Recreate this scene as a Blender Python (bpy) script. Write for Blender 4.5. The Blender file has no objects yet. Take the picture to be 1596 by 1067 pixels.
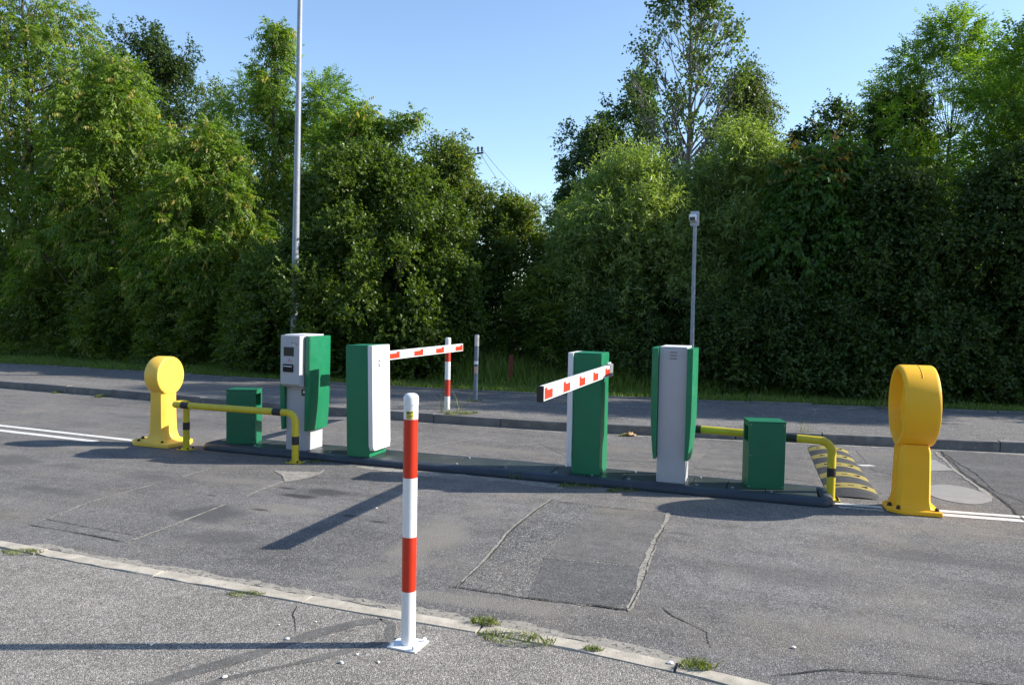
import bpy, math, random
import numpy as np
from mathutils import Matrix, Vector

# World axes follow the road: +X along the road, +Y across it towards the trees, metres, road surface z = 0.
S = bpy.context.scene
COL = S.collection
R = math.radians
random.seed(7)

# ------------------------------------------------------------------ helpers
def tag(o, label=None, cat=None, group=None, kind=None):
    if label: o['label'] = label
    if cat: o['category'] = cat
    if group: o['group'] = group
    if kind: o['kind'] = kind
    return o

def empty(name, loc, rz=0.0, rx=0.0, ry=0.0):
    o = bpy.data.objects.new(name, None); COL.objects.link(o)
    o.empty_display_size = .1
    o.location = loc; o.rotation_euler = (rx, ry, rz)
    return o

def thing(name, label, cat, loc, rz=0.0, group=None, rx=0.0, ry=0.0):
    return tag(empty(name, loc, rz, rx, ry), label, cat, group)

def copy_tree(o, parent=None):
    c = o.copy(); COL.objects.link(c)
    if parent: c.parent = parent
    for ch in list(o.children): copy_tree(ch, c)
    return c

class MB:
    def __init__(s): s.v = []; s.f = []; s.m = []
    def add(s, vs, fs, mi=0):
        b = len(s.v); s.v += [tuple(p) for p in vs]
        s.f += [tuple(b + i for i in f) for f in fs]; s.m += [mi] * len(fs)
        return s
    def box(s, x0, x1, y0, y1, z0, z1, mi=0):
        vs = [(x0,y0,z0),(x1,y0,z0),(x1,y1,z0),(x0,y1,z0),(x0,y0,z1),(x1,y0,z1),(x1,y1,z1),(x0,y1,z1)]
        return s.add(vs, [(3,2,1,0),(4,5,6,7),(0,1,5,4),(1,2,6,5),(2,3,7,6),(3,0,4,7)], mi)
    def loft(s, secs, mi=0, caps=True, closed=False):
        n = len(secs[0]); vs = [p for q in secs for p in q]; fs = []
        m = len(secs)
        for k in range(m if closed else m - 1):
            a = k * n; b = ((k + 1) % m) * n
            for i in range(n):
                j = (i + 1) % n
                fs.append((a+i, a+j, b+j, b+i))
        if caps and not closed:
            fs.append(tuple(range(n-1, -1, -1))); fs.append(tuple((m-1)*n + i for i in range(n)))
        return s.add(vs, fs, mi)
    def prism(s, poly, z0, z1, mi=0):
        return s.loft([[(x,y,z0) for x,y in poly], [(x,y,z1) for x,y in poly]], mi)
    def tube(s, path, rad, n=12, mi=0, caps=True, closed=False):
        P = [Vector(p) for p in path]; m = len(P)
        if not hasattr(rad, '__len__'): rad = [rad]*m
        secs = []; prev = None
        for i, p in enumerate(P):
            if closed: t = P[(i+1) % m] - P[i-1]
            else: t = P[min(i+1,m-1)] - P[max(i-1,0)]
            t.normalize()
            if prev is None:
                a = Vector((0,0,1)) if abs(t.z) < .9 else Vector((1,0,0))
                x = t.cross(a).normalized()
            else:
                x = (prev - t*prev.dot(t)).normalized()
            prev = x; y = t.cross(x)
            secs.append([tuple(p + (x*math.cos(2*math.pi*k/n) + y*math.sin(2*math.pi*k/n))*rad[i]) for k in range(n)])
        return s.loft(secs, mi, caps, closed)
    def lathe(s, prof, n=32, axis='z', at=(0,0,0), mi=0):
        # prof: list of (r, h); axis z or x
        secs = []
        for r, h in prof:
            q = []
            for k in range(n):
                a = 2*math.pi*k/n; c, d = r*math.cos(a), r*math.sin(a)
                if axis == 'z': q.append((at[0]+c, at[1]+d, at[2]+h))
                elif axis == 'x': q.append((at[0]+h, at[1]+c, at[2]+d))
                else: q.append((at[0]+d, at[1]+h, at[2]+c))
            secs.append(q)
        return s.loft(secs, mi)
    def build(s, name, mats, parent=None, smooth=None, bevel=0, seg=2):
        me = bpy.data.meshes.new(name)
        me.from_pydata(s.v, [], s.f)
        if not isinstance(mats, (list, tuple)): mats = [mats]
        for m in mats: me.materials.append(m)
        if len(mats) > 1: me.polygons.foreach_set('material_index', s.m)
        bm_fix(me)
        if smooth:
            me.polygons.foreach_set('use_smooth', [True]*len(me.polygons))
            me.set_sharp_from_angle(angle=R(smooth))
        me.update()
        o = bpy.data.objects.new(name, me); COL.objects.link(o)
        if parent: o.parent = parent
        if bevel:
            b = o.modifiers.new('bevel', 'BEVEL'); b.width = bevel; b.segments = seg
            b.limit_method = 'ANGLE'; b.angle_limit = R(35)
        return o

def bm_fix(me):
    import bmesh
    bm = bmesh.new(); bm.from_mesh(me)
    bmesh.ops.recalc_face_normals(bm, faces=bm.faces)
    bm.to_mesh(me); bm.free()

def arc(c, r, a0, a1, n, plane='xz'):
    out = []
    for i in range(n+1):
        a = R(a0 + (a1-a0)*i/n)
        if plane == 'xz': out.append((c[0]+r*math.cos(a), c[1], c[2]+r*math.sin(a)))
        elif plane == 'xy': out.append((c[0]+r*math.cos(a), c[1]+r*math.sin(a), c[2]))
        else: out.append((c[0], c[1]+r*math.cos(a), c[2]+r*math.sin(a)))
    return out

# ------------------------------------------------------------------ materials
def nodes(name):
    m = bpy.data.materials.new(name); m.use_nodes = True
    nt = m.node_tree; b = nt.nodes['Principled BSDF']
    return m, nt, b
def N(nt, t, **kw):
    n = nt.nodes.new(t)
    for k, v in kw.items():
        if k in n.inputs: n.inputs[k].default_value = v
        else: setattr(n, k, v)
    return n
def ln(nt, a, b): nt.links.new(a, b)
def c4(c): return (c[0], c[1], c[2], 1)
def coords(nt, sx=1, sy=1, sz=1, rz=0):
    tc = N(nt, 'ShaderNodeTexCoord'); mp = N(nt, 'ShaderNodeMapping')
    mp.inputs['Scale'].default_value = (sx, sy, sz); mp.inputs['Rotation'].default_value = (0,0,rz)
    ln(nt, tc.outputs['Object'], mp.inputs['Vector']); return mp.outputs[0]
def noise(nt, vec, scale, detail=3, rough=.55):
    n = N(nt, 'ShaderNodeTexNoise'); n.inputs['Scale'].default_value = scale
    n.inputs['Detail'].default_value = detail; n.inputs['Roughness'].default_value = rough
    ln(nt, vec, n.inputs['Vector']); return n.outputs['Fac']
def ramp(nt, fac, stops):
    r = N(nt, 'ShaderNodeValToRGB'); e = r.color_ramp.elements
    while len(e) < len(stops): e.new(.5)
    for i, (p, c) in enumerate(stops):
        e[i].position = p; e[i].color = c4(c) if hasattr(c, '__len__') else (c,c,c,1)
    ln(nt, fac, r.inputs[0]); return r.outputs[0]
def mix(nt, a, b, fac, mode='MIX'):
    m = N(nt, 'ShaderNodeMix'); m.data_type = 'RGBA'; m.blend_type = mode
    for s, i in ((fac, 0), (a, 6), (b, 7)):
        if hasattr(s, 'is_output'): ln(nt, s, m.inputs[i])
        else: m.inputs[i].default_value = s if i == 0 else c4(s)
    return m.outputs[2]
def bump(nt, b, h, strength, dist):
    n = N(nt, 'ShaderNodeBump'); n.inputs['Strength'].default_value = strength; n.inputs['Distance'].default_value = dist
    ln(nt, h, n.inputs['Height']); ln(nt, n.outputs[0], b.inputs['Normal'])

def paint(name, col, rough=.4, var=.08, scale=6, dirt=None, dirt_amt=.5, spec=.5, metal=0, wear=0, bmp=.0):
    m, nt, b = nodes(name)
    v = coords(nt)
    n1 = noise(nt, v, scale, 4)
    lo = [c*(1-var) for c in col]; hi = [min(1, c*(1+var)) for c in col]
    c = ramp(nt, n1, [(.3, lo), (.7, hi)])
    if dirt:
        n2 = noise(nt, v, scale*2.3, 6, .7)
        f = ramp(nt, n2, [(.56, 0.), (.72, dirt_amt)])
        c = mix(nt, c, dirt, f)
    if wear:
        n3 = noise(nt, v, 60, 3, .6)
        f = ramp(nt, n3, [(.66, 0.), (.72, wear)])
        c = mix(nt, c, (.25,.22,.18), f)
    ln(nt, c, b.inputs['Base Color'])
    rr = ramp(nt, noise(nt, v, scale*3, 4), [(.3, max(.05, rough-.08)), (.7, min(1, rough+.1))])
    ln(nt, rr, b.inputs['Roughness'])
    b.inputs['Specular IOR Level'].default_value = spec; b.inputs['Metallic'].default_value = metal
    if bmp: bump(nt, b, noise(nt, v, 140, 2), bmp, .002)
    return m

def asphalt(name, base, grain=170, contrast=.5, patch=.25, tan=0., oil=0., light=(.42,.40,.37), lightf=.12, bmp=.5, streak=.18, seed=0., blobs=()):
    m, nt, b = nodes(name)
    v = coords(nt); vs = coords(nt, .35, 3.2, 1)
    mp = N(nt, 'ShaderNodeMapping'); mp.inputs['Location'].default_value = (seed, seed*1.7, 0); ln(nt, v, mp.inputs['Vector']); v = mp.outputs[0]
    big = noise(nt, v, .55, 5, .6)
    c = ramp(nt, big, [(.32, [x*(1-patch) for x in base]), (.68, [x*(1+patch) for x in base])])
    st = noise(nt, vs, 1.1, 5, .65)
    c = mix(nt, c, ramp(nt, st, [(.35, 1-streak), (.65, 1+streak*.6)]), 1., 'MULTIPLY')
    # aggregate: one random tone for each small stone
    vo = N(nt, 'ShaderNodeTexVoronoi'); vo.inputs['Scale'].default_value = grain; ln(nt, v, vo.inputs['Vector'])
    sep = N(nt, 'ShaderNodeSeparateColor'); ln(nt, vo.outputs['Color'], sep.inputs[0])
    g = ramp(nt, sep.outputs[0], [(0., 1-contrast), (.55, 1.), (.85, 1+contrast*.7), (1., 1+contrast*1.1)])
    c = mix(nt, c, g, 1., 'MULTIPLY')
    pick = ramp(nt, sep.outputs[1], [(1-lightf-.001, 0.), (1-lightf, .75)])
    c = mix(nt, c, light, pick)
    mid = noise(nt, v, 9, 5, .7)
    c = mix(nt, c, ramp(nt, mid, [(.3, .82), (.7, 1.16)]), 1., 'MULTIPLY')
    if tan:
        f = ramp(nt, noise(nt, v, .9, 6, .68), [(.50, 0.), (.68, tan)])
        c = mix(nt, c, (.27,.235,.185), f)
    if oil:
        f = ramp(nt, noise(nt, coords(nt, .8, 1.6, 1), 1.3, 4, .6), [(.60, 0.), (.70, oil)])
        c = mix(nt, c, [x*.42 for x in base], f)
        f = ramp(nt, noise(nt, coords(nt, 2.2, 3.5, 1), 2.1, 3, .5), [(.74, 0.), (.77, oil)])
        c = mix(nt, c, (.025,.024,.024), f)
    if blobs:
        tc = N(nt, 'ShaderNodeTexCoord').outputs['Object']
        wob = N(nt, 'ShaderNodeTexNoise'); wob.inputs['Scale'].default_value = 2.6; wob.inputs['Detail'].default_value = 4; ln(nt, tc, wob.inputs['Vector'])
        for (x, y, rx, ry, col, amt) in blobs:
            mp = N(nt, 'ShaderNodeMapping'); mp.vector_type = 'TEXTURE'; mp.inputs['Location'].default_value = (x, y, 0); mp.inputs['Scale'].default_value = (rx, ry, 1)
            ln(nt, tc, mp.inputs['Vector'])
            le = N(nt, 'ShaderNodeVectorMath'); le.operation = 'LENGTH'; ln(nt, mp.outputs[0], le.inputs[0])
            ad = N(nt, 'ShaderNodeMath'); ad.operation = 'MULTIPLY_ADD'; ad.inputs[1].default_value = 1.1; ln(nt, wob.outputs['Fac'], ad.inputs[0]); ln(nt, le.outputs['Value'], ad.inputs[2])
            c = mix(nt, c, col, ramp(nt, ad.outputs[0], [(.95, amt) if 0 else (.80, amt), (1.0, amt*.25)] if 0 else [(.72, amt), (1.22, 0.)]))
    ln(nt, c, b.inputs['Base Color'])
    b.inputs['Roughness'].default_value = .92; b.inputs['Specular IOR Level'].default_value = .35
    h = N(nt, 'ShaderNodeMath'); h.operation = 'ADD'
    dm = N(nt, 'ShaderNodeMath'); dm.operation = 'MULTIPLY'; dm.inputs[1].default_value = -1.2
    ln(nt, vo.outputs['Distance'], dm.inputs[0]); ln(nt, dm.outputs[0], h.inputs[0]); ln(nt, mid, h.inputs[1])
    bump(nt, b, h.outputs[0], bmp, .006)
    return m

def leaf(name, dark, lite, special=None, sp_at=.93, rough=.45, trans=.46, spec=.4):
    m, nt, b = nodes(name)
    at = N(nt, 'ShaderNodeAttribute'); at.attribute_name = 'tone'
    stops = [(0., dark), (.75, lite)]
    if special: stops = [(0., dark), (.8, lite), (sp_at-.01, lite), (sp_at, special)]
    c = ramp(nt, at.outputs['Fac'], stops)
    v = coords(nt); n = noise(nt, v, .9, 3)
    c = mix(nt, c, ramp(nt, n, [(.3, (.86,.9,.9)), (.7, (1.16,1.08,.95))]), 1., 'MULTIPLY')
    ln(nt, c, b.inputs['Base Color'])
    b.inputs['Roughness'].default_value = rough; b.inputs['Specular IOR Level'].default_value = spec
    tr = N(nt, 'ShaderNodeBsdfTranslucent'); tc = mix(nt, c, (1.55,1.65,.55), 1., 'MULTIPLY')
    ln(nt, tc, tr.inputs[0])
    ms = N(nt, 'ShaderNodeMixShader'); ms.inputs[0].default_value = trans
    ln(nt, b.outputs[0], ms.inputs[1]); ln(nt, tr.outputs[0], ms.inputs[2])
    ln(nt, ms.outputs[0], nt.nodes['Material Output'].inputs[0])
    return m

def bark(name, c0, c1, scale=9):
    m, nt, b = nodes(name)
    v = coords(nt, 1, 1, .25); n = noise(nt, v, scale, 6, .7)
    ln(nt, ramp(nt, n, [(.35, c0), (.65, c1)]), b.inputs['Base Color'])
    b.inputs['Roughness'].default_value = .95; bump(nt, b, n, .8, .02)
    return m

M = {}
M['green'] = paint('green_powder_coat', (.006,.175,.076), .42, .06, 5)
M['green_bin'] = paint('green_bin_paint', (.006,.145,.066), .45, .08, 5, dirt=(.03,.12,.07), dirt_amt=.35)
M['grey'] = paint('light_grey_coat', (.43,.44,.475), .42, .03, 5, dirt=(.45,.45,.46), dirt_amt=.25)
M['white'] = paint('white_coat', (.78,.78,.79), .4, .02, 5)
M['bwhite'] = paint('bollard_white', (.80,.81,.83), .32, .02, 6, dirt=(.60,.58,.55), dirt_amt=.25)
M['bred'] = paint('bollard_red', (.58,.030,.008), .32, .05, 6)
M['oldred'] = paint('old_red', (.50,.035,.018), .5, .1, 9, dirt=(.3,.06,.04), dirt_amt=.4)
M['yellow'] = paint('yellow_plastic', (.95,.49,.010), .52, .04, 4, dirt=(.80,.46,.08), dirt_amt=.35, bmp=.03)
M['yellow2'] = paint('pale_yellow_plastic', (.94,.58,.075), .45, .05, 4, dirt=(.75,.45,.06), dirt_amt=.3, bmp=.03)
M['rail'] = paint('rail_yellow', (.60,.48,.022), .38, .07, 8, dirt=(.36,.30,.05), dirt_amt=.45, wear=.35)
M['black'] = paint('black_tape', (.018,.018,.02), .5, .2, 8)
M['dark'] = paint('dark_glass', (.02,.022,.024), .18, .2, 8)
M['slot'] = paint('dark_opening', (.010,.012,.011), .9, .2, 8)
M['bolt'] = paint('rusty_bolt', (.05,.025,.015), .7, .3, 30)
M['steel'] = paint('galvanised_steel', (.28,.30,.33), .5, .12, 14, dirt=(.30,.30,.30), dirt_amt=.5, metal=.35)
M['post'] = paint('grey_post_paint', (.17,.20,.24), .6, .15, 10, dirt=(.35,.33,.30), dirt_amt=.5)
M['sticker'] = paint('pale_sticker', (.62,.58,.52), .6, .1, 20, dirt=(.35,.25,.2), dirt_amt=.6)
M['pink'] = paint('pink_sticker', (.55,.33,.27), .6, .1, 20)
M['rust'] = paint('rust_red', (.26,.05,.04), .8, .2, 12)
M['kerbpipe'] = paint('blue_black_kerb', (.030,.042,.060), .5, .18, 5, dirt=(.09,.09,.09), dirt_amt=.4)
M['plate'] = paint('dark_floor_plate', (.042,.054,.053), .36, .2, 4, dirt=(.07,.08,.078), dirt_amt=.25)
M['rubber'] = paint('black_rubber', (.035,.036,.038), .75, .2, 12, dirt=(.12,.115,.105), dirt_amt=.7, bmp=.3)
M['humpy'] = paint('worn_yellow', (.27,.215,.050), .75, .15, 16, dirt=(.10,.09,.06), dirt_amt=.9, bmp=.3)
M['label'] = paint('yellow_label', (.75,.66,.10), .5, .03, 20)
M['screen'] = paint('screen_glass', (.035,.04,.04), .12, .3, 3)
M['symbol'] = paint('red_symbol', (.5,.06,.03), .5, .05, 20)
M['grille'] = paint('grille_grey', (.42,.44,.50), .6, .05, 90)
M['cyan'] = paint('blue_sign', (.015,.035,.32), .4, .05, 5)
M['marking'] = paint('road_paint', (.62,.61,.58), .75, .08, 7, dirt=(.20,.19,.18), dirt_amt=.9, wear=.9)
M['markold'] = paint('worn_road_paint', (.48,.46,.43), .8, .1, 7, dirt=(.16,.155,.15), dirt_amt=.9, wear=.7)
M['kerb'] = paint('kerb_concrete', (.145,.14,.135), .9, .25, 5, dirt=(.30,.28,.25), dirt_amt=.6, bmp=.6)
M['kerbtop'] = paint('pale_kerb', (.41,.37,.305), .92, .25, 9, dirt=(.17,.155,.135), dirt_amt=.7, wear=.7, bmp=.9)
M['sand'] = paint('sand_joint', (.27,.25,.215), .95, .2, 20, dirt=(.14,.13,.12), dirt_amt=.7, bmp=.8)
M['crack'] = paint('crack_dirt', (.022,.021,.019), .95, .3, 20)
M['chip'] = paint('white_stone', (.70,.68,.64), .8, .1, 30, bmp=.5)
M['paper'] = paint('tan_paper', (.50,.33,.16), .9, .2, 20)
M['cable'] = paint('wire_dark', (.03,.03,.032), .7, .1, 5)
M['wood'] = paint('pole_wood', (.09,.07,.055), .9, .2, 5)
M['concrete'] = paint('round_concrete_fill', (.25,.24,.225), .95, .08, 9, dirt=(.17,.165,.155), dirt_amt=.5, bmp=.6)
M['tanfill'] = paint('tan_concrete_fill', (.27,.25,.22), .95, .1, 9, dirt=(.24,.22,.2), dirt_amt=.5, bmp=.6)

DK, OILC, TN = (.078,.076,.078), (.036,.035,.035), (.215,.198,.172)
BLOBS = [(-1.66,-2.08,.75,.62,DK,.85),(-1.15,-1.15,1.0,.34,OILC,.75),(-1.25,-2.55,1.1,.45,DK,.6),(-3.3,-2.0,1.1,.35,DK,.6),(-3.0,-1.3,.9,.3,DK,.5),
         (-1.64,-1.16,.26,.10,OILC,.9),(-1.37,-1.36,.42,.13,OILC,.9),(-1.40,-1.84,.24,.09,OILC,.95),(-.69,-1.73,.24,.08,OILC,.9),(-.41,-1.80,.20,.08,OILC,.9),(-2.06,-1.62,.14,.06,OILC,.9),(-1.75,-.72,.5,.16,OILC,.55),
         (-.6,-.15,2.2,.30,TN,.7),(1.0,-.22,1.4,.26,TN,.5),(.12,-2.0,.60,2.0,TN,.75),(-2.2,-1.1,1.3,.4,TN,.5),(3.6,-1.2,2.2,.35,DK,.5),(3.0,-2.6,2.4,.4,TN,.35),(-5.,-1.2,2.5,.45,DK,.6),(-5.,-.4,2.,.3,TN,.5),(-5.5,1.6,3.,.5,DK,.5),(-1.2,-1.75,.9,.30,TN,.5),(.7,-3.0,1.6,.22,TN,.6),(1.3,2.0,1.6,.9,TN,.65),(-.6,1.3,1.6,.5,TN,.45),(3.2,1.2,.8,.8,TN,.3),
         (1.7,-1.25,.30,.10,OILC,.5),(2.4,-1.9,1.6,.5,DK,.35)]
M['road'] = asphalt('road_asphalt', (.142,.136,.132), 190, .58, .24, tan=.35, oil=.30, light=(.40,.37,.33), lightf=.07, blobs=BLOBS)
M['patch'] = asphalt('patch_asphalt', (.130,.126,.122), 120, .62, .12, tan=.25, light=(.36,.34,.31), lightf=.10, bmp=.7, seed=5.)
M['patchdark'] = asphalt('dark_patch_asphalt', (.104,.101,.100), 200, .5, .12, light=(.30,.29,.28), lightf=.05, seed=9.)
M['patchmid'] = asphalt('smooth_patch_asphalt', (.140,.134,.128), 230, .35, .12, tan=.3, light=(.40,.37,.33), lightf=.04, seed=13.)
M['pave'] = asphalt('pavement_asphalt', (.222,.206,.185), 165, .52, .12, light=(.48,.45,.41), lightf=.10, bmp=.6, streak=.06, seed=3.)
M['pavefar'] = asphalt('far_pavement_asphalt', (.145,.139,.134), 130, .6, .18, tan=.22, light=(.42,.40,.36), lightf=.10, seed=21.)
M['cable_seam'] = asphalt('cable_trench_fill', (.135,.130,.122), 210, .3, .12, light=(.3,.3,.28), lightf=.04, bmp=.4, seed=31.)

def crumble(name, scale, lo, hi):
    # ragged outline and gaps: the filling has crumbled away in places
    m = M[name]; nt = m.node_tree; b = nt.nodes['Principled BSDF']
    ln(nt, ramp(nt, noise(nt, coords(nt), scale, 5, .75), [(lo, 0.), (hi, 1.)]), b.inputs['Alpha'])
crumble('sand', 36, .38, .46); crumble('crack', 55, .40, .46); crumble('tanfill', 30, .36, .46); crumble('marking', 38, .33, .38); crumble('markold', 38, .42, .48)
def soil():
    m, nt, b = nodes('soil'); v = coords(nt)
    c = ramp(nt, noise(nt, v, 3, 6, .7), [(.35, (.018,.024,.009)), (.55, (.035,.045,.015)), (.75, (.07,.06,.035))])
    ln(nt, c, b.inputs['Base Color']); b.inputs['Roughness'].default_value = 1
    bump(nt, b, noise(nt, v, 20, 4), .8, .03); return m
M['soil'] = soil()

M['l_negundo'] = leaf('ash_maple_leaf', (.055,.120,.014), (.205,.295,.036), (.36,.33,.10), .90)
M['l_robinia'] = leaf('robinia_leaf', (.075,.155,.020), (.190,.300,.048))
M['l_maple'] = leaf('field_maple_leaf', (.040,.084,.013), (.118,.175,.030), rough=.38)
M['l_willow'] = leaf('willow_leaf', (.095,.155,.040), (.270,.350,.110), rough=.35, spec=.6)
M['l_olive'] = leaf('olive_shrub_leaf', (.060,.110,.020), (.165,.220,.045), (.24,.20,.08), .95)
M['l_poplar'] = leaf('poplar_leaf', (.050,.092,.024), (.120,.170,.048), rough=.35)
M['l_birch'] = leaf('birch_leaf', (.044,.074,.020), (.115,.150,.042), rough=.4)
M['l_linden'] = leaf('broad_leaf', (.036,.092,.014), (.095,.175,.030), (.26,.17,.04), .985)
M['l_dark'] = leaf('dark_leaf', (.022,.050,.013), (.060,.100,.026), rough=.5)
M['l_bluegreen'] = leaf('blue_green_leaf', (.036,.078,.028), (.095,.150,.058), rough=.45)
M['l_hazel'] = leaf('hazel_leaf', (.030,.060,.012), (.082,.128,.026), trans=.38)
M['l_shrub'] = leaf('shrub_leaf', (.050,.100,.017), (.165,.220,.042))
M['l_grass'] = leaf('grass_blade', (.075,.140,.020), (.190,.275,.045), (.28,.23,.10), .90, trans=.3)
M['l_weed'] = leaf('weed_blade', (.06,.10,.015), (.16,.21,.035), (.28,.24,.10), .90, trans=.3)
M['bark'] = bark('bark', (.045,.038,.030), (.13,.115,.09))
M['barkgrey'] = bark('grey_bark', (.10,.095,.085), (.26,.245,.22))
M['barkdark'] = bark('dark_bark', (.025,.021,.017), (.07,.06,.048))

# ------------------------------------------------------------------ foliage engine
def nrm(a):
    return a / np.maximum(np.linalg.norm(a, axis=1, keepdims=True), 1e-9)
def leaves_mesh(name, pos, d, n, length, width, tone, mat, parent, fold=.14, curl=.18):
    d = nrm(d); side = nrm(np.cross(d, n)); n = np.cross(side, d)
    L = length[:,None]; W = width[:,None]
    mid = pos + d*L*.45
    k = len(pos); V = np.empty((k,4,3), np.float32)
    V[:,0] = pos; V[:,1] = mid + side*W*.5 + n*W*fold; V[:,2] = pos + d*L - n*L*curl; V[:,3] = mid - side*W*.5 + n*W*fold
    idx = np.array([0,1,2,0,2,3])[None,:] + (np.arange(k)*4)[:,None]
    me = bpy.data.meshes.new(name)
    me.vertices.add(k*4); me.vertices.foreach_set('co', V.ravel())
    me.loops.add(k*6); me.loops.foreach_set('vertex_index', idx.ravel().astype(np.int32))
    me.polygons.add(k*2); me.polygons.foreach_set('loop_start', np.arange(0, k*6, 3, dtype=np.int32))
    me.materials.append(mat)
    at = me.attributes.new('tone', 'FLOAT', 'FACE'); at.data.foreach_set('value', np.repeat(tone, 2).astype(np.float32))
    me.update(calc_edges=True)
    o = bpy.data.objects.new(name, me); COL.objects.link(o)
    if parent: o.parent = parent
    return o

PROF = {
    'round': lambda h: math.sqrt(max(0, 1-(2*h-1)**2))**.8,
    'dome':  lambda h: max(0, 1-h**2.2)**.55,
    'ovoid': lambda h: min(1, (max(0, 1-h))**.62 * (h+.10)**.28 * 1.55),
    'column': lambda h: min(1, (1-h)*3.2+.12)*min(1, h*5+.45),
    'vase': lambda h: min(1, .35+.9*h)*min(1, (1-h)*3+.15),
}
# leaf length, width, leaves per spray, spray length, planar, droop, leaf droop, material, bark
KIND = {
    'negundo': dict(l=.095, w=.038, n=11, s=.36, planar=1, droop=.55, ld=.55, mat='l_negundo', bark='bark'),
    'robinia': dict(l=.070, w=.032, n=13, s=.34, planar=1, droop=.15, ld=.15, mat='l_robinia', bark='bark'),
    'maple':   dict(l=.054, w=.048, n=10, s=.26, planar=0, droop=.10, ld=.25, mat='l_maple', bark='barkdark'),
    'willow':  dict(l=.105, w=.024, n=13, s=.42, planar=0, droop=-.25, ld=.05, mat='l_willow', bark='bark'),
    'olive':   dict(l=.080, w=.034, n=11, s=.32, planar=0, droop=.0, ld=.2, mat='l_olive', bark='bark'),
    'poplar':  dict(l=.070, w=.062, n=7, s=.30, planar=0, droop=-.1, ld=.5, mat='l_poplar', bark='barkgrey'),
    'birch':   dict(l=.060, w=.042, n=12, s=.50, planar=0, droop=1.0, ld=.7, mat='l_birch', bark='barkgrey'),
    'linden':  dict(l=.105, w=.062, n=8, s=.34, planar=1, droop=.35, ld=.8, mat='l_linden', bark='bark'),
    'dark':    dict(l=.085, w=.055, n=9, s=.30, planar=0, droop=.1, ld=.2, mat='l_dark', bark='barkdark'),
    'blue':    dict(l=.085, w=.050, n=9, s=.30, planar=0, droop=.0, ld=.2, mat='l_bluegreen', bark='bark'),
    'hazel':   dict(l=.056, w=.040, n=10, s=.28, planar=0, droop=.2, ld=.3, mat='l_hazel', bark='barkdark'),
    'shrub':   dict(l=.085, w=.040, n=9, s=.30, planar=1, droop=.1, ld=.2, mat='l_shrub', bark='barkdark'),
}
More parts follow.
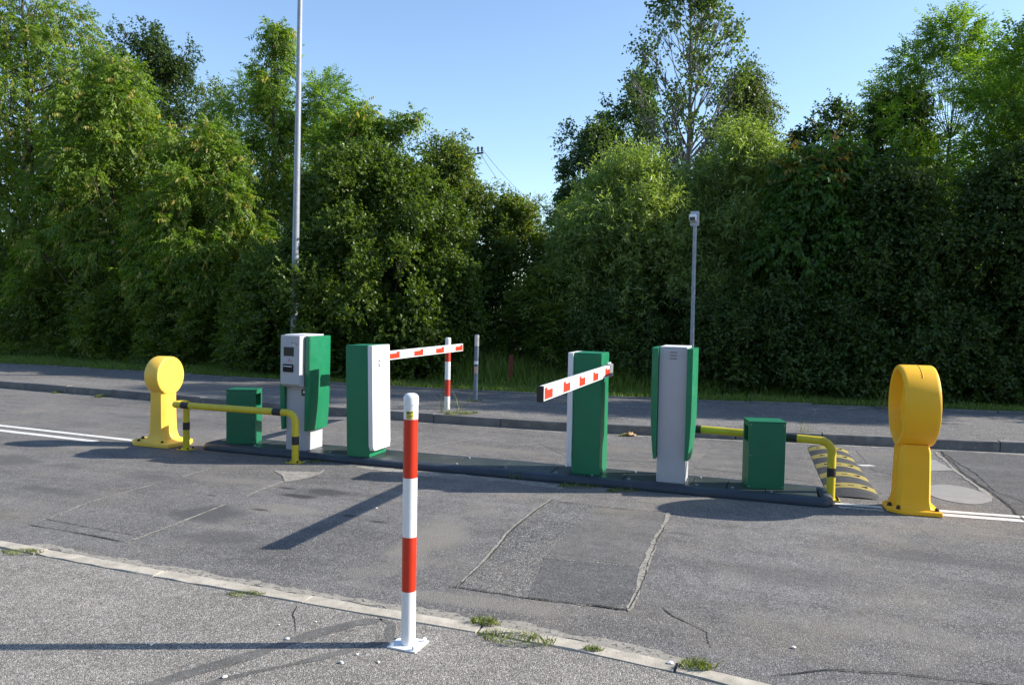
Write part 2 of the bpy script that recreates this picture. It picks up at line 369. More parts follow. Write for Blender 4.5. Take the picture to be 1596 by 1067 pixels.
def tree(name, label, cat, u, v, H, Rr, kind, seed, nl, zb=.25, prof='round', K=None, lobe=.36, dv=.85,
         group=None, trunk=.02, twigs=5, spires=0, extra=(), tilt=0., limb_up=.75, z0=.12, dense=1.):
    nl = int(nl*(2.7 if kind in ('maple','hazel') else 2.2 if kind in ('maple','hazel','linden','negundo') else 1.7)); k = KIND[kind]; g = np.random.default_rng(seed); rd = random.Random(seed)
    t = thing(name, label, cat, (u, v, z0), 0, group)
    Hc = H - z0 - zb
    K = K or max(9, int(7 + Rr*3.2 + Hc*1.4))
    f = PROF[prof]; lobes = []
    for i in range(K):
        best = None
        for q in range(10):
            h = rd.random()**.9; a = rd.random()*2*math.pi; rr = math.sqrt(rd.uniform(.15, 1))
            rl = min(Rr, Hc*.5)*lobe*rd.uniform(.65, 1.25)*(1-.35*h)
            w = max(0, f(h)*Rr - rl*.55)
            c = np.array([w*rr*math.cos(a), w*rr*math.sin(a)*dv, zb + min(max(h*Hc, rl*.5), Hc-rl*.75)])
            sc = min([np.linalg.norm(c-o[0])/(rl+o[1]) for o in lobes], default=9)
            if best is None or sc > best[0]: best = (sc, c, rl)
        lobes.append((best[1], best[2], 1.0))
    topc = np.array([0, 0, zb+Hc-min(Rr,1.)*.35]); lobes.append((topc, min(Rr*.30, .55), 1.3))
    for i in range(spires*2+3):
        a = rd.random()*6.28; rr = Rr*rd.uniform(.1,.6); zz = zb+Hc*rd.uniform(.80,.97)
        lobes.append((np.array([rr*math.cos(a), rr*math.sin(a)*dv, zz]), rd.uniform(.15,.30), 2.2))
    for i in range(int(K*.9)):
        h = rd.random()**.8; a = rd.random()*6.283; rr = Rr*f(h)*rd.uniform(.85, 1.05)
        lobes.append((np.array([rr*math.cos(a), rr*math.sin(a)*dv, zb+max(.15, h*Hc*.97)]), rd.uniform(.10,.24)*min(1.3, .5+Rr*.3), 1.2))
    for e in extra: lobes.append((np.array([e[0], -.15*Rr, e[1]-z0]), e[2], e[3] if len(e) > 3 else 1.))
    # sprays
    wts = np.array([l[1]**2 for l in lobes]); wts = wts/wts.sum(); ns = max(1, int(nl/k['n']))
    li = g.choice(len(lobes), ns, p=wts)
    C = np.array([l[0] for l in lobes])[li]; RL = np.array([l[1] for l in lobes])[li]; ZS = np.array([l[2] for l in lobes])[li]
    outw = C.copy(); outw[:,2] = 0; outw = nrm(outw + 1e-4)
    dr = nrm(g.normal(size=(ns,3)) + .45*outw + np.array([0,0,.30]))
    rad = RL*(.30 + .72*np.sqrt(g.random(ns)))*(1+.25*(g.random(ns) < .12))
    P = C + dr*rad[:,None]*np.stack([np.ones(ns), np.ones(ns), ZS], 1)
    P[:,2] = np.maximum(P[:,2], .05)
    D = nrm(dr*.7 + outw*.25 + g.normal(size=(ns,3))*.40 + np.array([0,0,-k['droop']]))
    n = k['n']; tt = (np.arange(n)+.6)/n
    Ls = k['s']*g.uniform(.7, 1.25, ns)
    pos = P[:,None,:] + D[:,None,:]*(tt[None,:,None]*Ls[:,None,None])
    pos[:,:,2] -= (.30*max(0, k['droop']))*(tt[None,:]**2)*Ls[:,None]
    up = np.tile([0,0,1.], (ns,1)) + g.normal(size=(ns,3))*.35
    Sd = nrm(np.cross(D, up)); Nn = np.cross(Sd, D)
    sg = np.where(np.arange(n) % 2 == 0, 1., -1.)[None,:,None]
    if k['planar']:
        ld = D[:,None,:]*.55 + Sd[:,None,:]*sg*.9 + g.normal(size=(ns,n,3))*.22
        nn = np.repeat(Nn[:,None,:], n, 1) + g.normal(size=(ns,n,3))*.28
    else:
        ld = D[:,None,:]*.45 + g.normal(size=(ns,n,3))*.75
        nn = g.normal(size=(ns,n,3))*.60 + dr[:,None,:]*.5 + np.array([0,0,.55])
    ld[:,:,2] -= k['ld']
    m = ns*n
    sp_t = g.random(ns); tone = np.clip(sp_t[:,None]*.72 + g.random((ns,n))*.28, 0, 1)
    if kind == 'negundo':   # hanging seed bunches among the leaves
        seeds = g.random(ns) < .09; tone[seeds] = .95; tone[~seeds] *= .88
        ld[seeds] = ld[seeds]*.3 + np.array([0,0,-1.])
    elif kind == 'linden':
        young = (g.random(ns) < .16) & (P[:,2] > zb+Hc*.88); tone[young] = .99; tone[~young] *= .95
    elif kind == 'olive': tone[:] = np.where(g.random((ns,n)) < .05, .97, tone*.9)
    sz = g.uniform(.80, 1.38, m)
    leaves_mesh('crown', pos.reshape(m,3), ld.reshape(m,3), nn.reshape(m,3), k['l']*sz, k['w']*sz, tone.reshape(m), M[k['mat']], t)
    # trunk, limbs, twigs: one woody mesh
    mb = MB(); ht = (H-z0)*(.93 if prof in ('ovoid','column') else .72)
    r0 = trunk*(H-z0)*.75; nseg = 9; tp = []; ox = oy = 0
    for i in range(nseg+1):
        q = i/nseg; ox += rd.uniform(-.05,.05)*Rr*.4; oy += rd.uniform(-.05,.05)*Rr*.4
        tp.append((ox + tilt*q*q, oy, -.08 + q*ht))
    mb.tube(tp, [r0*(1-.86*i/nseg)*(1.25 if i == 0 else 1) for i in range(nseg+1)], 8)
    for (c, rl, zs) in lobes:
        zz = max(.25*zb+.1, min(ht*.94, c[2] - limb_up*math.hypot(c[0], c[1]) - .1))
        q = min(.999, max(0, (zz+.08)/ht)); i = int(q*nseg); fr = q*nseg-i
        a = np.array(tp[i])*(1-fr) + np.array(tp[min(i+1,nseg)])*fr
        rs = max(.010, r0*(1-.86*q)*.48)
        path = []
        for w in (0, .33, .66, 1.):
            p = a*(1-w) + c*w; p = p + np.array([0,0,-.10*math.sin(math.pi*w)*np.linalg.norm(c-a)]) + g.normal(size=3)*.03*(w > 0)
            path.append(tuple(p))
        mb.tube(path, [rs, rs*.75, rs*.5, rs*.3], 6)
        for j in range(twigs):
            d = g.normal(size=3) + np.array([0,0,.5]) + .6*np.array([c[0],c[1],0])/(math.hypot(c[0],c[1])+.3); d /= np.linalg.norm(d)
            e = c + d*rl*.95*np.array([1,1,zs]); s0 = np.array(path[2])*.4 + c*.6
            mb.tube([tuple(s0), tuple((s0+e)/2 + g.normal(size=3)*.04), tuple(e)], [rs*.30+.003, rs*.2+.003, .003], 4)
    mb.build('trunk', M[k['bark']], t, smooth=60)
    return t

def blades(name, P, h, w, lean, tone, mat, parent=None, seed=0):
    g = np.random.default_rng(seed); k = len(P)
    a = g.random(k)*2*np.pi; s = np.stack([np.cos(a), np.sin(a), np.zeros(k)], 1)
    b = g.random(k)*2*np.pi; l = np.stack([np.cos(b), np.sin(b), np.zeros(k)], 1)*(lean*h)[:,None]
    H = h[:,None]; W = w[:,None]; z = np.array([0,0,1.])
    V = np.empty((k,5,3), np.float32)
    V[:,0] = P - s*W*.5; V[:,1] = P + s*W*.5
    m = P + z*H*.55 + l*.35; V[:,2] = m + s*W*.38; V[:,3] = m - s*W*.38
    V[:,4] = P + z*H*.95 + l
    idx = np.array([0,1,2,0,2,3,3,2,4])[None,:] + (np.arange(k)*5)[:,None]
    me = bpy.data.meshes.new(name)
    me.vertices.add(k*5); me.vertices.foreach_set('co', V.ravel())
    me.loops.add(k*9); me.loops.foreach_set('vertex_index', idx.ravel().astype(np.int32))
    me.polygons.add(k*3); me.polygons.foreach_set('loop_start', np.arange(0, k*9, 3, dtype=np.int32))
    me.materials.append(mat)
    at = me.attributes.new('tone', 'FLOAT', 'FACE'); at.data.foreach_set('value', np.repeat(tone, 3).astype(np.float32))
    me.update(calc_edges=True)
    o = bpy.data.objects.new(name, me); COL.objects.link(o)
    if parent: o.parent = parent
    return o

# ------------------------------------------------------------------ the setting
FK = [(-90,7.5),(-40,4.9),(-20,3.75),(-10.7,3.27),(-8.39,3.15),(-5.54,2.87),(-3.43,2.82),(-2.44,2.83),(-.5,2.86),(.73,3.01),(1.9,3.18),(3.24,3.38),(5.1,3.64),(8,4.05),(14,4.9),(50,9.5)]
VK = [(-90,10.4),(-40,7.7),(-20,6.2),(-13.9,5.85),(-10.5,5.85),(-6.85,5.70),(-5.09,5.60),(-3.73,5.58),(-1.4,5.80),(1.26,6.08),(3.2,6.40),(5.9,6.78),(10,7.3),(16,8.1),(50,12.5)]
NK = [(-90,-2.0),(-30,-2.4),(-8,-2.95),(-2.47,-3.150),(-1.14,-3.215),(-.22,-3.242),(.51,-3.262),(1.07,-3.262),(1.48,-3.285),(1.97,-3.338),(2.33,-3.410),(2.7,-3.50)]
def itp(t, x):
    xs = [p[0] for p in t]; return float(np.interp(x, xs, [p[1] for p in t]))
fk = lambda x: itp(FK, x); vk = lambda x: itp(VK, x); nk = lambda x: itp(NK, x)
def smoothed(fn):
    return lambda x: (fn(x-.6)+fn(x-.3)+fn(x)+fn(x+.3)+fn(x+.6))/5
fk, vk = smoothed(fk), smoothed(vk)

def sheet(name, xs, f0, f1, z, mat, kind='structure'):
    vs = []; fs = []
    for x in xs: vs += [(x, f0(x), z), (x, f1(x), z)]
    for i in range(len(xs)-1): fs.append((2*i, 2*i+2, 2*i+3, 2*i+1))
    o = MB().add(vs, fs).build(name, mat); tag(o, kind=kind); return o
XS = [-90,-60,-40,-30,-24,-20,-17] + [x*.5 for x in range(-30, 25)] + [14,17,20,26,34,50]

g0 = MB().add([(-900,-900,-.04),(900,-900,-.04),(900,900,-.04),(-900,900,-.04)], [(0,1,2,3)]).build('ground', M['soil']); tag(g0, kind='structure')
sheet('road', XS, lambda x: -14., lambda x: fk(x), 0., M['road'])
XN = [-90,-40,-20,-12,-8,-6,-4] + [-3+.25*i for i in range(24)]
sheet('pavement', [x for x in XN if x <= 2.75], lambda x: -14., lambda x: nk(x)-.118, .006, M['pave'])
sheet('pavement', [2.75, 3.5, 4.5, 6, 10, 20, 50], lambda x: -14., lambda x: -3.618-.35*(x-2.75) if x < 6 else -5, .006, M['pave'])
sheet('pavement', XS, lambda x: fk(x)+.14, lambda x: vk(x), .12, M['pavefar'])
sheet('terrain', XS, lambda x: vk(x)+.06, lambda x: 140., .125, M['soil'])

def kerb_run(name, fn, x0, x1, ln_, wid, z0, z1, mat, gap=.012, bev=.012, seed=1, jz=.006, jy=.004):
    rd = random.Random(seed); mb = MB(); x = x0
    while x < x1:
        L = ln_*rd.uniform(.96, 1.04); xe = x+L-gap; dz = rd.uniform(-jz, jz); dy = rd.uniform(-.004,.004)
        nsub = max(1, int(L/.12)); secs = []
        for i in range(nsub+1):
            q = x+(xe-x)*i/nsub; y = fn(q)+dy; r1, r2, r3 = (rd.uniform(-1,1)*jy for _ in range(3))
            secs.append([(q,y,z0),(q,y+bev*.3+r1*.6,z1+dz-bev+r3*.5),(q,y+bev+r1,z1+dz+r3*.2),(q,y+wid-bev+r2,z1+dz),(q,y+wid+r2,z1+dz-bev),(q,y+wid,z0)])
        mb.loft(secs); x += L
    o = mb.build(name, mat, smooth=30); tag(o, kind='structure'); return o
kerb_run('kerb', fk, -60, 40, 1.0, .15, -.03, .122, M['kerb'], seed=3, jz=.005)
kerb_run('kerb', vk, -60, 40, .9, .06, .06, .150, M['kerb'], seed=4, jz=.010)
kerb_run('kerb', lambda x: nk(x)-.115, -40, 2.30, 1.0, .112, -.03, .011, M['kerbtop'], seed=5, bev=.010, jz=.0018, gap=.014, jy=.009)

def ribbon(name, pts, w, z, mat, jit=.012, seed=0, wj=.5, step=.05):
    """an uneven flat strip lying on the surface"""
    if z < .1: z = .001+z*.32
    rd = random.Random(seed); P = []
    for (a, b) in zip(pts[:-1], pts[1:]):
        L = math.dist(a, b); n = max(1, int(L/step))
        for i in range(n): P.append((a[0]+(b[0]-a[0])*i/n, a[1]+(b[1]-a[1])*i/n))
    P.append(pts[-1]); vs = []; fs = []; ox = wv = 0
    for i, p in enumerate(P):
        q = P[min(i+1, len(P)-1)]; r = P[max(i-1, 0)]
        t = Vector((q[0]-r[0], q[1]-r[1], 0)).normalized(); s = Vector((-t.y, t.x, 0))
        ox = ox*.8 + rd.uniform(-jit, jit)*.5; wv = wv*.6 + rd.uniform(-wj, wj)*.6; ww = max(.15, 1+wv)*w*.5
        if i in (0, len(P)-1): ww *= .3
        c = Vector((p[0], p[1], z)) + s*ox
        vs += [tuple(c+s*ww), tuple(c-s*ww)]
        if i: fs.append((2*i-2, 2*i-1, 2*i+1, 2*i))
    o = MB().add(vs, fs).build(name, mat); tag(o, kind='structure'); return o

def ribbon2(name, pts, w, z, *a):
    o = ribbon(name, pts, w, 0., *a); o.location.z = .0065; return o

def patch(name, poly, z, mat, jit=.012, seed=0, step=.08):
    z = .001+z*.32
    rd = random.Random(seed); P = []
    for (a, b) in zip(poly, poly[1:]+poly[:1]):
        n = max(1, int(math.dist(a, b)/step))
        for i in range(n): P.append((a[0]+(b[0]-a[0])*i/n+rd.uniform(-jit,jit), a[1]+(b[1]-a[1])*i/n+rd.uniform(-jit,jit), z))
    o = MB().add(P, [tuple(range(len(P)))]).build(name, mat); tag(o, kind='structure'); return o

# near lane: big patch with its sand-filled joints and cracks
patch('road_patch', [(.60,-.68),(1.567,-.69),(1.585,-1.0),(1.585,-1.9),(1.632,-2.81),(1.22,-2.835),(.66,-2.835),(.63,-2.33),(.567,-1.7)], .004, M['patch'], .01, 2)
patch('road_patch', [(.97,-2.14),(1.585,-2.09),(1.62,-2.66),(1.56,-2.80),(1.08,-2.82)], .008, M['patchdark'], .012, 3)
patch('road_patch', [(1.02,-.74),(1.55,-.72),(1.57,-1.5),(1.57,-2.07),(.98,-2.10),(.97,-1.45)], .008, M['patchmid'], .012, 4)
ribbon('road_seam', [(.592,-.66),(.564,-1.08),(.567,-1.70),(.634,-2.33),(.66,-2.84)], .020, .0125, M['sand'], .006, 1, .6)
ribbon('road_seam', [(1.567,-.68),(1.582,-1.01),(1.58,-1.45),(1.589,-1.9),(1.611,-2.28),(1.628,-2.65),(1.634,-2.82)], .034, .0125, M['sand'], .012, 2, .7)
ribbon('road_crack', [(.612,-.66),(.584,-1.08),(.587,-1.70),(.650,-2.33),(.67,-2.84)], .008, .0165, M['crack'], .006, 11, .8)
ribbon('road_crack', [(1.60,-1.0),(1.603,-1.45),(1.612,-1.9),(1.640,-2.4),(1.652,-2.80)], .006, .0165, M['crack'], .012, 12, .9)
ribbon('road_crack', [(.60,-2.825),(.845,-2.829),(1.04,-2.845),(1.22,-2.835),(1.43,-2.82),(1.59,-2.817),(1.637,-2.80)], .008, .0165, M['crack'], .010, 3, .8)
ribbon('road_crack', [(.592,-.672),(.83,-.709),(1.16,-.748),(1.46,-.707),(1.62,-.68)], .006, .0165, M['crack'], .008, 4, .8)
ribbon('road_crack', [(1.80,-2.70),(1.82,-2.74),(1.836,-2.767),(1.95,-2.87),(2.049,-2.946),(2.089,-3.127)], .006, .0045, M['crack'], .012, 5, .8)
ribbon('road_crack', [(2.36,-3.33),(2.602,-3.162),(2.9,-3.10),(3.13,-3.07),(3.6,-3.02)], .007, .0165, M['crack'], .012, 6, .8)
# near lane: trench outline to the left
ribbon('road_seam', [(-2.637,-2.80),(-2.653,-2.61),(-2.766,-2.16),(-2.774,-1.77),(-2.754,-1.50)], .020, .0085, M['sand'], .008, 7, .7)
ribbon('road_seam', [(-2.758,-1.168),(-2.778,-.743)], .018, .0045, M['sand'], .006, 8, .6)
ribbon('road_seam', [(-1.698,-2.873),(-1.692,-2.73),(-1.71,-2.362),(-1.731,-2.104),(-1.754,-1.801)], .020, .0085, M['sand'], .008, 9, .7)
ribbon('road_seam', [(-1.766,-1.532),(-1.80,-1.27),(-1.80,-.98),(-1.73,-.86),(-1.69,-.72),(-1.70,-.55),(-1.757,-.39)], .028, .0085, M['sand'], .008, 10, .6)
ribbon('road_crack', [(-2.623,-2.812),(-2.164,-2.826),(-1.698,-2.873)], .010, .0125, M['crack'], .004, 13, .6)
ribbon('road_crack', [(-2.636,-2.66),(-2.173,-2.70),(-1.692,-2.73)], .006, .0125, M['crack'], .004, 14, .6)
patch('road_patch', [(-2.16,-.62),(-1.95,-.56),(-1.72,-.52),(-1.71,-.62),(-1.70,-.74),(-1.74,-.88),(-1.79,-.98),(-1.86,-.90),(-1.97,-.76)], .0125, M['tanfill'], .008, 15)
ribbon('road_seam', [(-.55,-.10),(-.1,-.13),(.35,-.16),(.62,-.17)], .09, .0045, M['sand'], .03, 17, .8)
ribbon('road_seam', [(-1.55,-.12),(-1.1,-.17),(-.62,-.16)], .11, .0045, M['sand'], .03, 18, .8)
# far lane
patch('road_patch', [(4.16,3.45),(4.14,2.1),(4.18,1.44),(4.22,.9),(4.22,.36),(9.,.30),(9.,4.1),(6.,3.72)], .004, M['patchdark'], .012, 19)
patch('road_patch', [(3.30,1.75),(3.25,3.02),(3.72,3.10),(3.62,1.65)], .004, M['patchmid'], .012, 20)
patch('road_patch', [(3.75,2.70),(4.02,2.72),(4.10,2.15),(3.84,2.0),(3.68,2.0)], .0085, M['concrete'], .012, 21)
patch('round_fill', [(3.90+.265*math.cos(t*.2618), .965+.385*math.sin(t*.2618)) for t in range(24)], .0085, M['concrete'], .008, 22)
ribbon('road_crack', [(4.171,3.3),(4.169,2.11),(4.197,1.44),(4.227,.89),(4.207,.13)], .016, .0125, M['crack'], .02, 23, .8)
ribbon('road_crack', [(4.197,3.41),(4.217,2.67),(4.273,2.06),(4.257,1.24),(4.388,.84),(4.6,.6)], .010, .0125, M['crack'], .02, 24, .8)
ribbon('road_seam', [(4.12,3.3),(4.12,2.1),(4.15,1.44),(4.18,.9)], .035, .0105, M['sand'], .02, 25, .8)
patch('road_patch', [(-.35,1.96),(-.05,2.2),(1.15,2.34),(1.4,1.35),(.3,1.15)], .004, M['patchmid'], .012, 26)
patch('road_patch', [(1.55,1.2),(1.65,2.6),(2.65,2.75),(2.7,.95)], .004, M['patchmid'], .012, 27)
ribbon('road_seam', [(-.038,2.134),(-.225,1.952),(-.5,1.6)], .02, .0085, M['sand'], .01, 28, .6)
ribbon('road_seam', [(-.75,2.3),(-1.007,2.09),(-1.257,1.477),(-1.4,1.0)], .02, .0085, M['sand'], .01, 29, .6)
ribbon('road_seam', [(-2.1,1.0),(-1.95,1.5),(-1.8,1.9)], .02, .0045, M['sand'], .01, 30, .6)
ribbon('gutter_dust', [(x*.5, fk(x*.5)-.05) for x in range(-28, 20)], .11, .0045, M['sand'], .02, 81, .9)
ribbon('gutter_dust', [(-2.2+.25*i, nk(-2.2+.25*i)+.035) for i in range(18)], .07, .0045, M['sand'], .02, 82, .9)
# pavement, near side
ribbon2('pavement_seam', [(-.30,-4.9),(-.072,-4.338),(.146,-3.951),(.21,-3.784),(.387,-3.50),(.49,-3.40)], .075, .0105, M['cable_seam'], .012, 31, .3)
ribbon2('pavement_seam', [(.0,-4.7),(.173,-4.202),(.363,-3.97),(.527,-3.75),(.63,-3.60),(.56,-3.44),(.47,-3.40)], .045, .0105, M['cable_seam'], .010, 32, .4)
ribbon2('pavement_seam', [(-1.86,-3.478),(-1.74,-3.33)], .014, .0105, M['sand'], .006, 33, .6)
ribbon2('pavement_crack', [(-.014,-3.40),(.03,-3.52),(.10,-3.60),(.186,-3.711)], .006, .0105, M['crack'], .012, 34, .7)
for i,(a,b) in enumerate([((3.9,6.55),(4.15,5.4)),((4.15,5.4),(4.05,4.5)),((1.9,5.6),(2.3,4.2)),((2.9,5.9),(2.8,4.9))]):
    ribbon('pavement_crack', [a,((a[0]+b[0])/2+.06,(a[1]+b[1])/2),b], .014, .1245, M['sand'], .02, 60+i, .6)
# painted lines
def line(x0, y0, x1, y1, w, mat, seed):
    n = max(2, int(abs(x1-x0)/.12)); rd = random.Random(seed); vs = []; fs = []
    for i in range(n+1):
        q = i/n; x = x0+(x1-x0)*q; y = y0+(y1-y0)*q
        vs += [(x, y-w/2+rd.uniform(-.003,.003), .003), (x, y+w/2+rd.uniform(-.003,.003), .003)]
        if i: fs.append((2*i-2, 2*i, 2*i+1, 2*i-1))
    tag(MB().add(vs, fs).build('road_marking', mat), kind='structure')
line(-60, 3.1, -13, .70, .092, M['marking'], 1); line(-13, .70, -6.8, .27, .092, M['marking'], 2); line(-6.8, .27, -4.35, .10, .092, M['marking'], 3)
line(-60, 2.85, -13, .42, .092, M['marking'], 4); line(-13, .42, -6.45, .00, .092, M['marking'], 5); line(-6.45, .00, -4.9, -.10, .10, M['marking'], 6)
line(2.84, .145, 3.2, .165, .075, M['marking'], 7); line(3.62, .225, 4.25, .275, .075, M['marking'], 8); line(4.25,.275,30,2.2,.075,M['marking'],9)
line(2.86, .030, 3.2, .055, .065, M['markold'], 10); line(3.6, .095, 4.25, .14, .085, M['marking'], 11); line(4.25,.14,30,2.0,.085,M['marking'],12)
patch('road_marking', [(3.17,2.05),(3.30,2.10),(3.36,2.05),(3.22,2.0)], .0085, M['marking'], .006, 71)

# ------------------------------------------------------------------ traffic island
ISZ = .070
isl = thing('traffic_island', 'low dark traffic island of floor plates edged by a rounded blue-black kerb', 'traffic island', (0,0,0))
x0, x1, y0, y1 = -3.42, 2.70, .035, .43
mb = MB(); rr = .05
path = [(x0,y0-.02,.018)] + [(x0+(x1-x0)*i/20, y0-.02, .018) for i in range(1,20)] + [(x1,y0-.02,.018)]
path += arc((x1,y0+.05,.018), .07, -70, 0, 4, 'xy') + arc((x1,y1-.05,.018), .07, 0, 90, 5, 'xy')
path += arc((x0,y1-.05,.018), .07, 90, 180, 5, 'xy') + arc((x0,y0+.05,.018), .07, 180, 250, 4, 'xy')
mb.tube(path, .054, 14, closed=True, caps=False)
mb.build('kerb_edge', M['kerbpipe'], isl, smooth=50)
xs = [-3.42,-2.96,-2.5,-2.04,-1.58,-1.12,-.62,-.12,.38,.72,1.06,1.36,1.66,1.96,2.28,2.70]
for a, b in zip(xs[:-1], xs[1:]):
    MB().box(a+.003, b-.003, y0+.004, y1-.004, .0, ISZ-random.uniform(0,.0015)).build('floor_plate', M['plate'], isl, bevel=.003)
for i, x in enumerate(xs[1:-1]):
    for y in ((.07,.40) if i % 2 else (.09,)):
        MB().lathe([(.0,.0),(.014,.0),(.014,.006),(.008,.011),(0,.012)], 10, at=(x+.05,y,ISZ)).build('bolt', M['steel'], isl, smooth=40)

# ------------------------------------------------------------------ ticket machines
def panel_sections(sgn):
    # outer shell of a side panel: rounded front corner, lower end tapering in
    secs = []
    for z, t in ((.215,.030),(.30,.040),(.42,.050),(.56,.058),(.80,.060),(1.192,.060)):
        a, b = .125, .125+t
        pts = [(a,-.012),(a+t*.80,-.012),(b-.004,-.002),(b+.004,.06),(b+.009,.19),(b+.004,.33),(a+t*.8,.385),(a,.39)]
        if sgn < 0: pts = [(-x,y) for x,y in pts]
        secs.append([(x,y,z) for x,y in pts])
    return secs
def make_machine(label, loc, rz, ry):
    t = thing('ticket_machine', label, 'ticket machine', loc, rz, 'ticket machines on the traffic island', 0, ry)
    body = MB().box(-.122,.122,.03,.34,0,1.195).build('body', M['grey'], t, bevel=.004)
    for s in (1, -1):
        MB().loft(panel_sections(s)).build('side_panel', M['green'], t, smooth=28)
    # head that leans out towards the driver
    hd = MB().loft([[(x,y,z) for x,y in ((-.112,yf),(.112,yf),(.112,.028),(-.112,.028))] for z, yf in ((.672,-.055),(.70,-.095),(1.198,-.095))]).build('head', M['grey'], t, bevel=.004)
    f = -.095
    MB().box(-.075,.045,f-.004,f+.01,.988,1.080).build('screen', M['screen'], t, bevel=.002)
    sl = MB().box(-.078,.042,f-.012,f+.01,.825,.905).build('ticket_slot', M['slot'], t, bevel=.006)
    MB().box(-.066,.030,f-.015,f-.0125,.880,.888).build('slot_lip', M['white'], sl)
    MB().box(-.078,-.025,f-.003,f+.01,1.105,1.155).build('speaker_grille', M['grille'], t)
    for (x, z, m) in ((.025,1.128,'black'),(.045,1.104,'white'),(.062,1.120,'symbol'),(.078,1.112,'symbol'),(-.02,.935,'symbol'),(-.005,.952,'black'),(.012,.935,'symbol')):
        MB().lathe([(0,-.003),(.006,-.003),(.006,.004),(0,.004)], 10, 'y', (x, f, z)).build('button', M[m], t)
    st = MB().box(.062,.110,.024,.034,.575,.640).build('sticker', M['dark'], t)
    MB().lathe([(0,-.002),(.013,-.002),(.013,.003),(0,.003)], 12, 'y', (.093,.024,.615)).build('sticker_emblem', M['bwhite'], st)
    MB().box(.070,.084,.0225,.0245,.583,.600).build('sticker_emblem', M['green'], st)
    for x in (-.085,.085):
        MB().lathe([(0,-.006),(.009,-.006),(.010,.004),(0,.004)], 12, 'y', (x,.03,.655)).build('lock', M['steel'], t, smooth=40)
    # louvres in the rear
    for z in (1.10,1.127,1.154):
        MB().box(-.032,.032,.336,.3435,z,z+.005).build('vent_slot', M['black'], t)
    # pale lid
    MB().box(-.118,.118,-.02,.338,1.1975,1.206).build('lid', M['white'], t, bevel=.003)
    return t
m1 = make_machine('grey and green ticket machine with black screen and ticket slot facing the near lane', (-2.375,.02,ISZ), 0, R(.6))
m2 = copy_tree(m1); m2.location = (1.478,.405,ISZ); m2.rotation_euler = (0,0,R(180)); 
m2['label'] = 'ticket machine with plain grey back and three vent slits between green side panels'

# ------------------------------------------------------------------ barriers
def make_barrier(label, loc, rz, ry):
    # arm side is +X, white cover is on -X
    t = thing('barrier', label, 'barrier', loc, rz, 'car park barriers on the traffic island', 0, ry)
    MB().box(-.13,.13,-.165,.165,0,1.112).build('cabinet', M['green'], t, bevel=.005)
    secs = []
    for z, k in ((.070,.012),(.12,.0),(1.118,0.)):
        secs.append([(x,y,z) for x,y in ((-.1325,-.188+k),(-.178,-.183+k),(-.186,-.16),(-.186,.16-k*2),(-.178,.183-k*2),(-.1325,.188-k*2))])
    cv = MB().loft(secs).build('cover', M['white'], t, smooth=30)
    # small key hole and emblem plate on the cover (it faces along the road)
    MB().box(-.1885,-.1862,.052,.064,1.028,1.046).build('keyhole', M['black'], cv)
    em = MB().box(-.1885,-.1862,.040,.070,.905,.968).build('emblem_plate', M['dark'], cv)
    MB().box(-.1905,-.1887,.046,.062,.918,.955).build('emblem', M['bwhite'], em)
    MB().box(-.1915,-.1907,.050,.060,.925,.938).build('emblem', M['green'], em)
    MB().box(-.128,.128,-.163,.163,1.1125,1.120).build('lid', M['green'], t, bevel=.003)
    # rotating bracket
    MB().lathe([(0,0),(.05,0),(.05,.020),(0,.020)], 20, 'x', (.1305,-.065,.965)).build('hub', M['steel'], t, smooth=40)
    br = MB().box(.150,.205,-.13,.0,.905,1.022).build('bracket', M['steel'], t, bevel=.006)
    for y in (-.105,-.03):
        MB().lathe([(0,0),(.012,0),(.012,.016),(0,.016)], 6, at=(.178,y,1.0225)).build('bolt', M['bwhite'], br)
    arm = MB().box(.156,.199,-2.24,-.131,.912,1.012).build('arm', M['white'], t, bevel=.005)
    MB().box(.1545,.2005,-2.258,-2.2405,.909,1.015).build('end_cap', M['black'], arm, bevel=.003)
    for sx in (.1995, .1535):
        for i in range(5):
            y = -2.225+i*.475
            a, b = (y, y+.19)
            st = MB().add([(sx,a,.924),(sx,b,.924),(sx,b,.983),(sx,a+.06,.983),(sx,a+.06,1.000),(sx,a,1.000),
                           (sx+.002,a,.924),(sx+.002,b,.924),(sx+.002,b,.983),(sx+.002,a+.06,.983),(sx+.002,a+.06,1.000),(sx+.002,a,1.000)],
                          [(0,1,2,3),(0,3,4,5),(6,7,8,9),(6,9,10,11),(0,1,7,6),(1,2,8,7),(2,3,9,8),(3,4,10,9),(4,5,11,10),(5,0,6,11)]).build('reflector', M['bred2'], arm)
    return t
M['bred2'] = paint('reflector_red', (.72,.045,.020), .35, .04, 10)
b1 = make_barrier('green barrier box with its red and white arm pointing out over the near lane', (.70,.27,ISZ), 0, 0)
b2 = copy_tree(b1); b2.location = (-1.61,.165,ISZ); b2.rotation_euler = (0, R(1.2), R(180))
b2['label'] = 'green barrier box with white side cover and its arm reaching over the far lane'
for ch in b2.children:                       # the far-lane arm is longer
    if ch.name.startswith('arm'): ch.scale = (1,1.33,1)

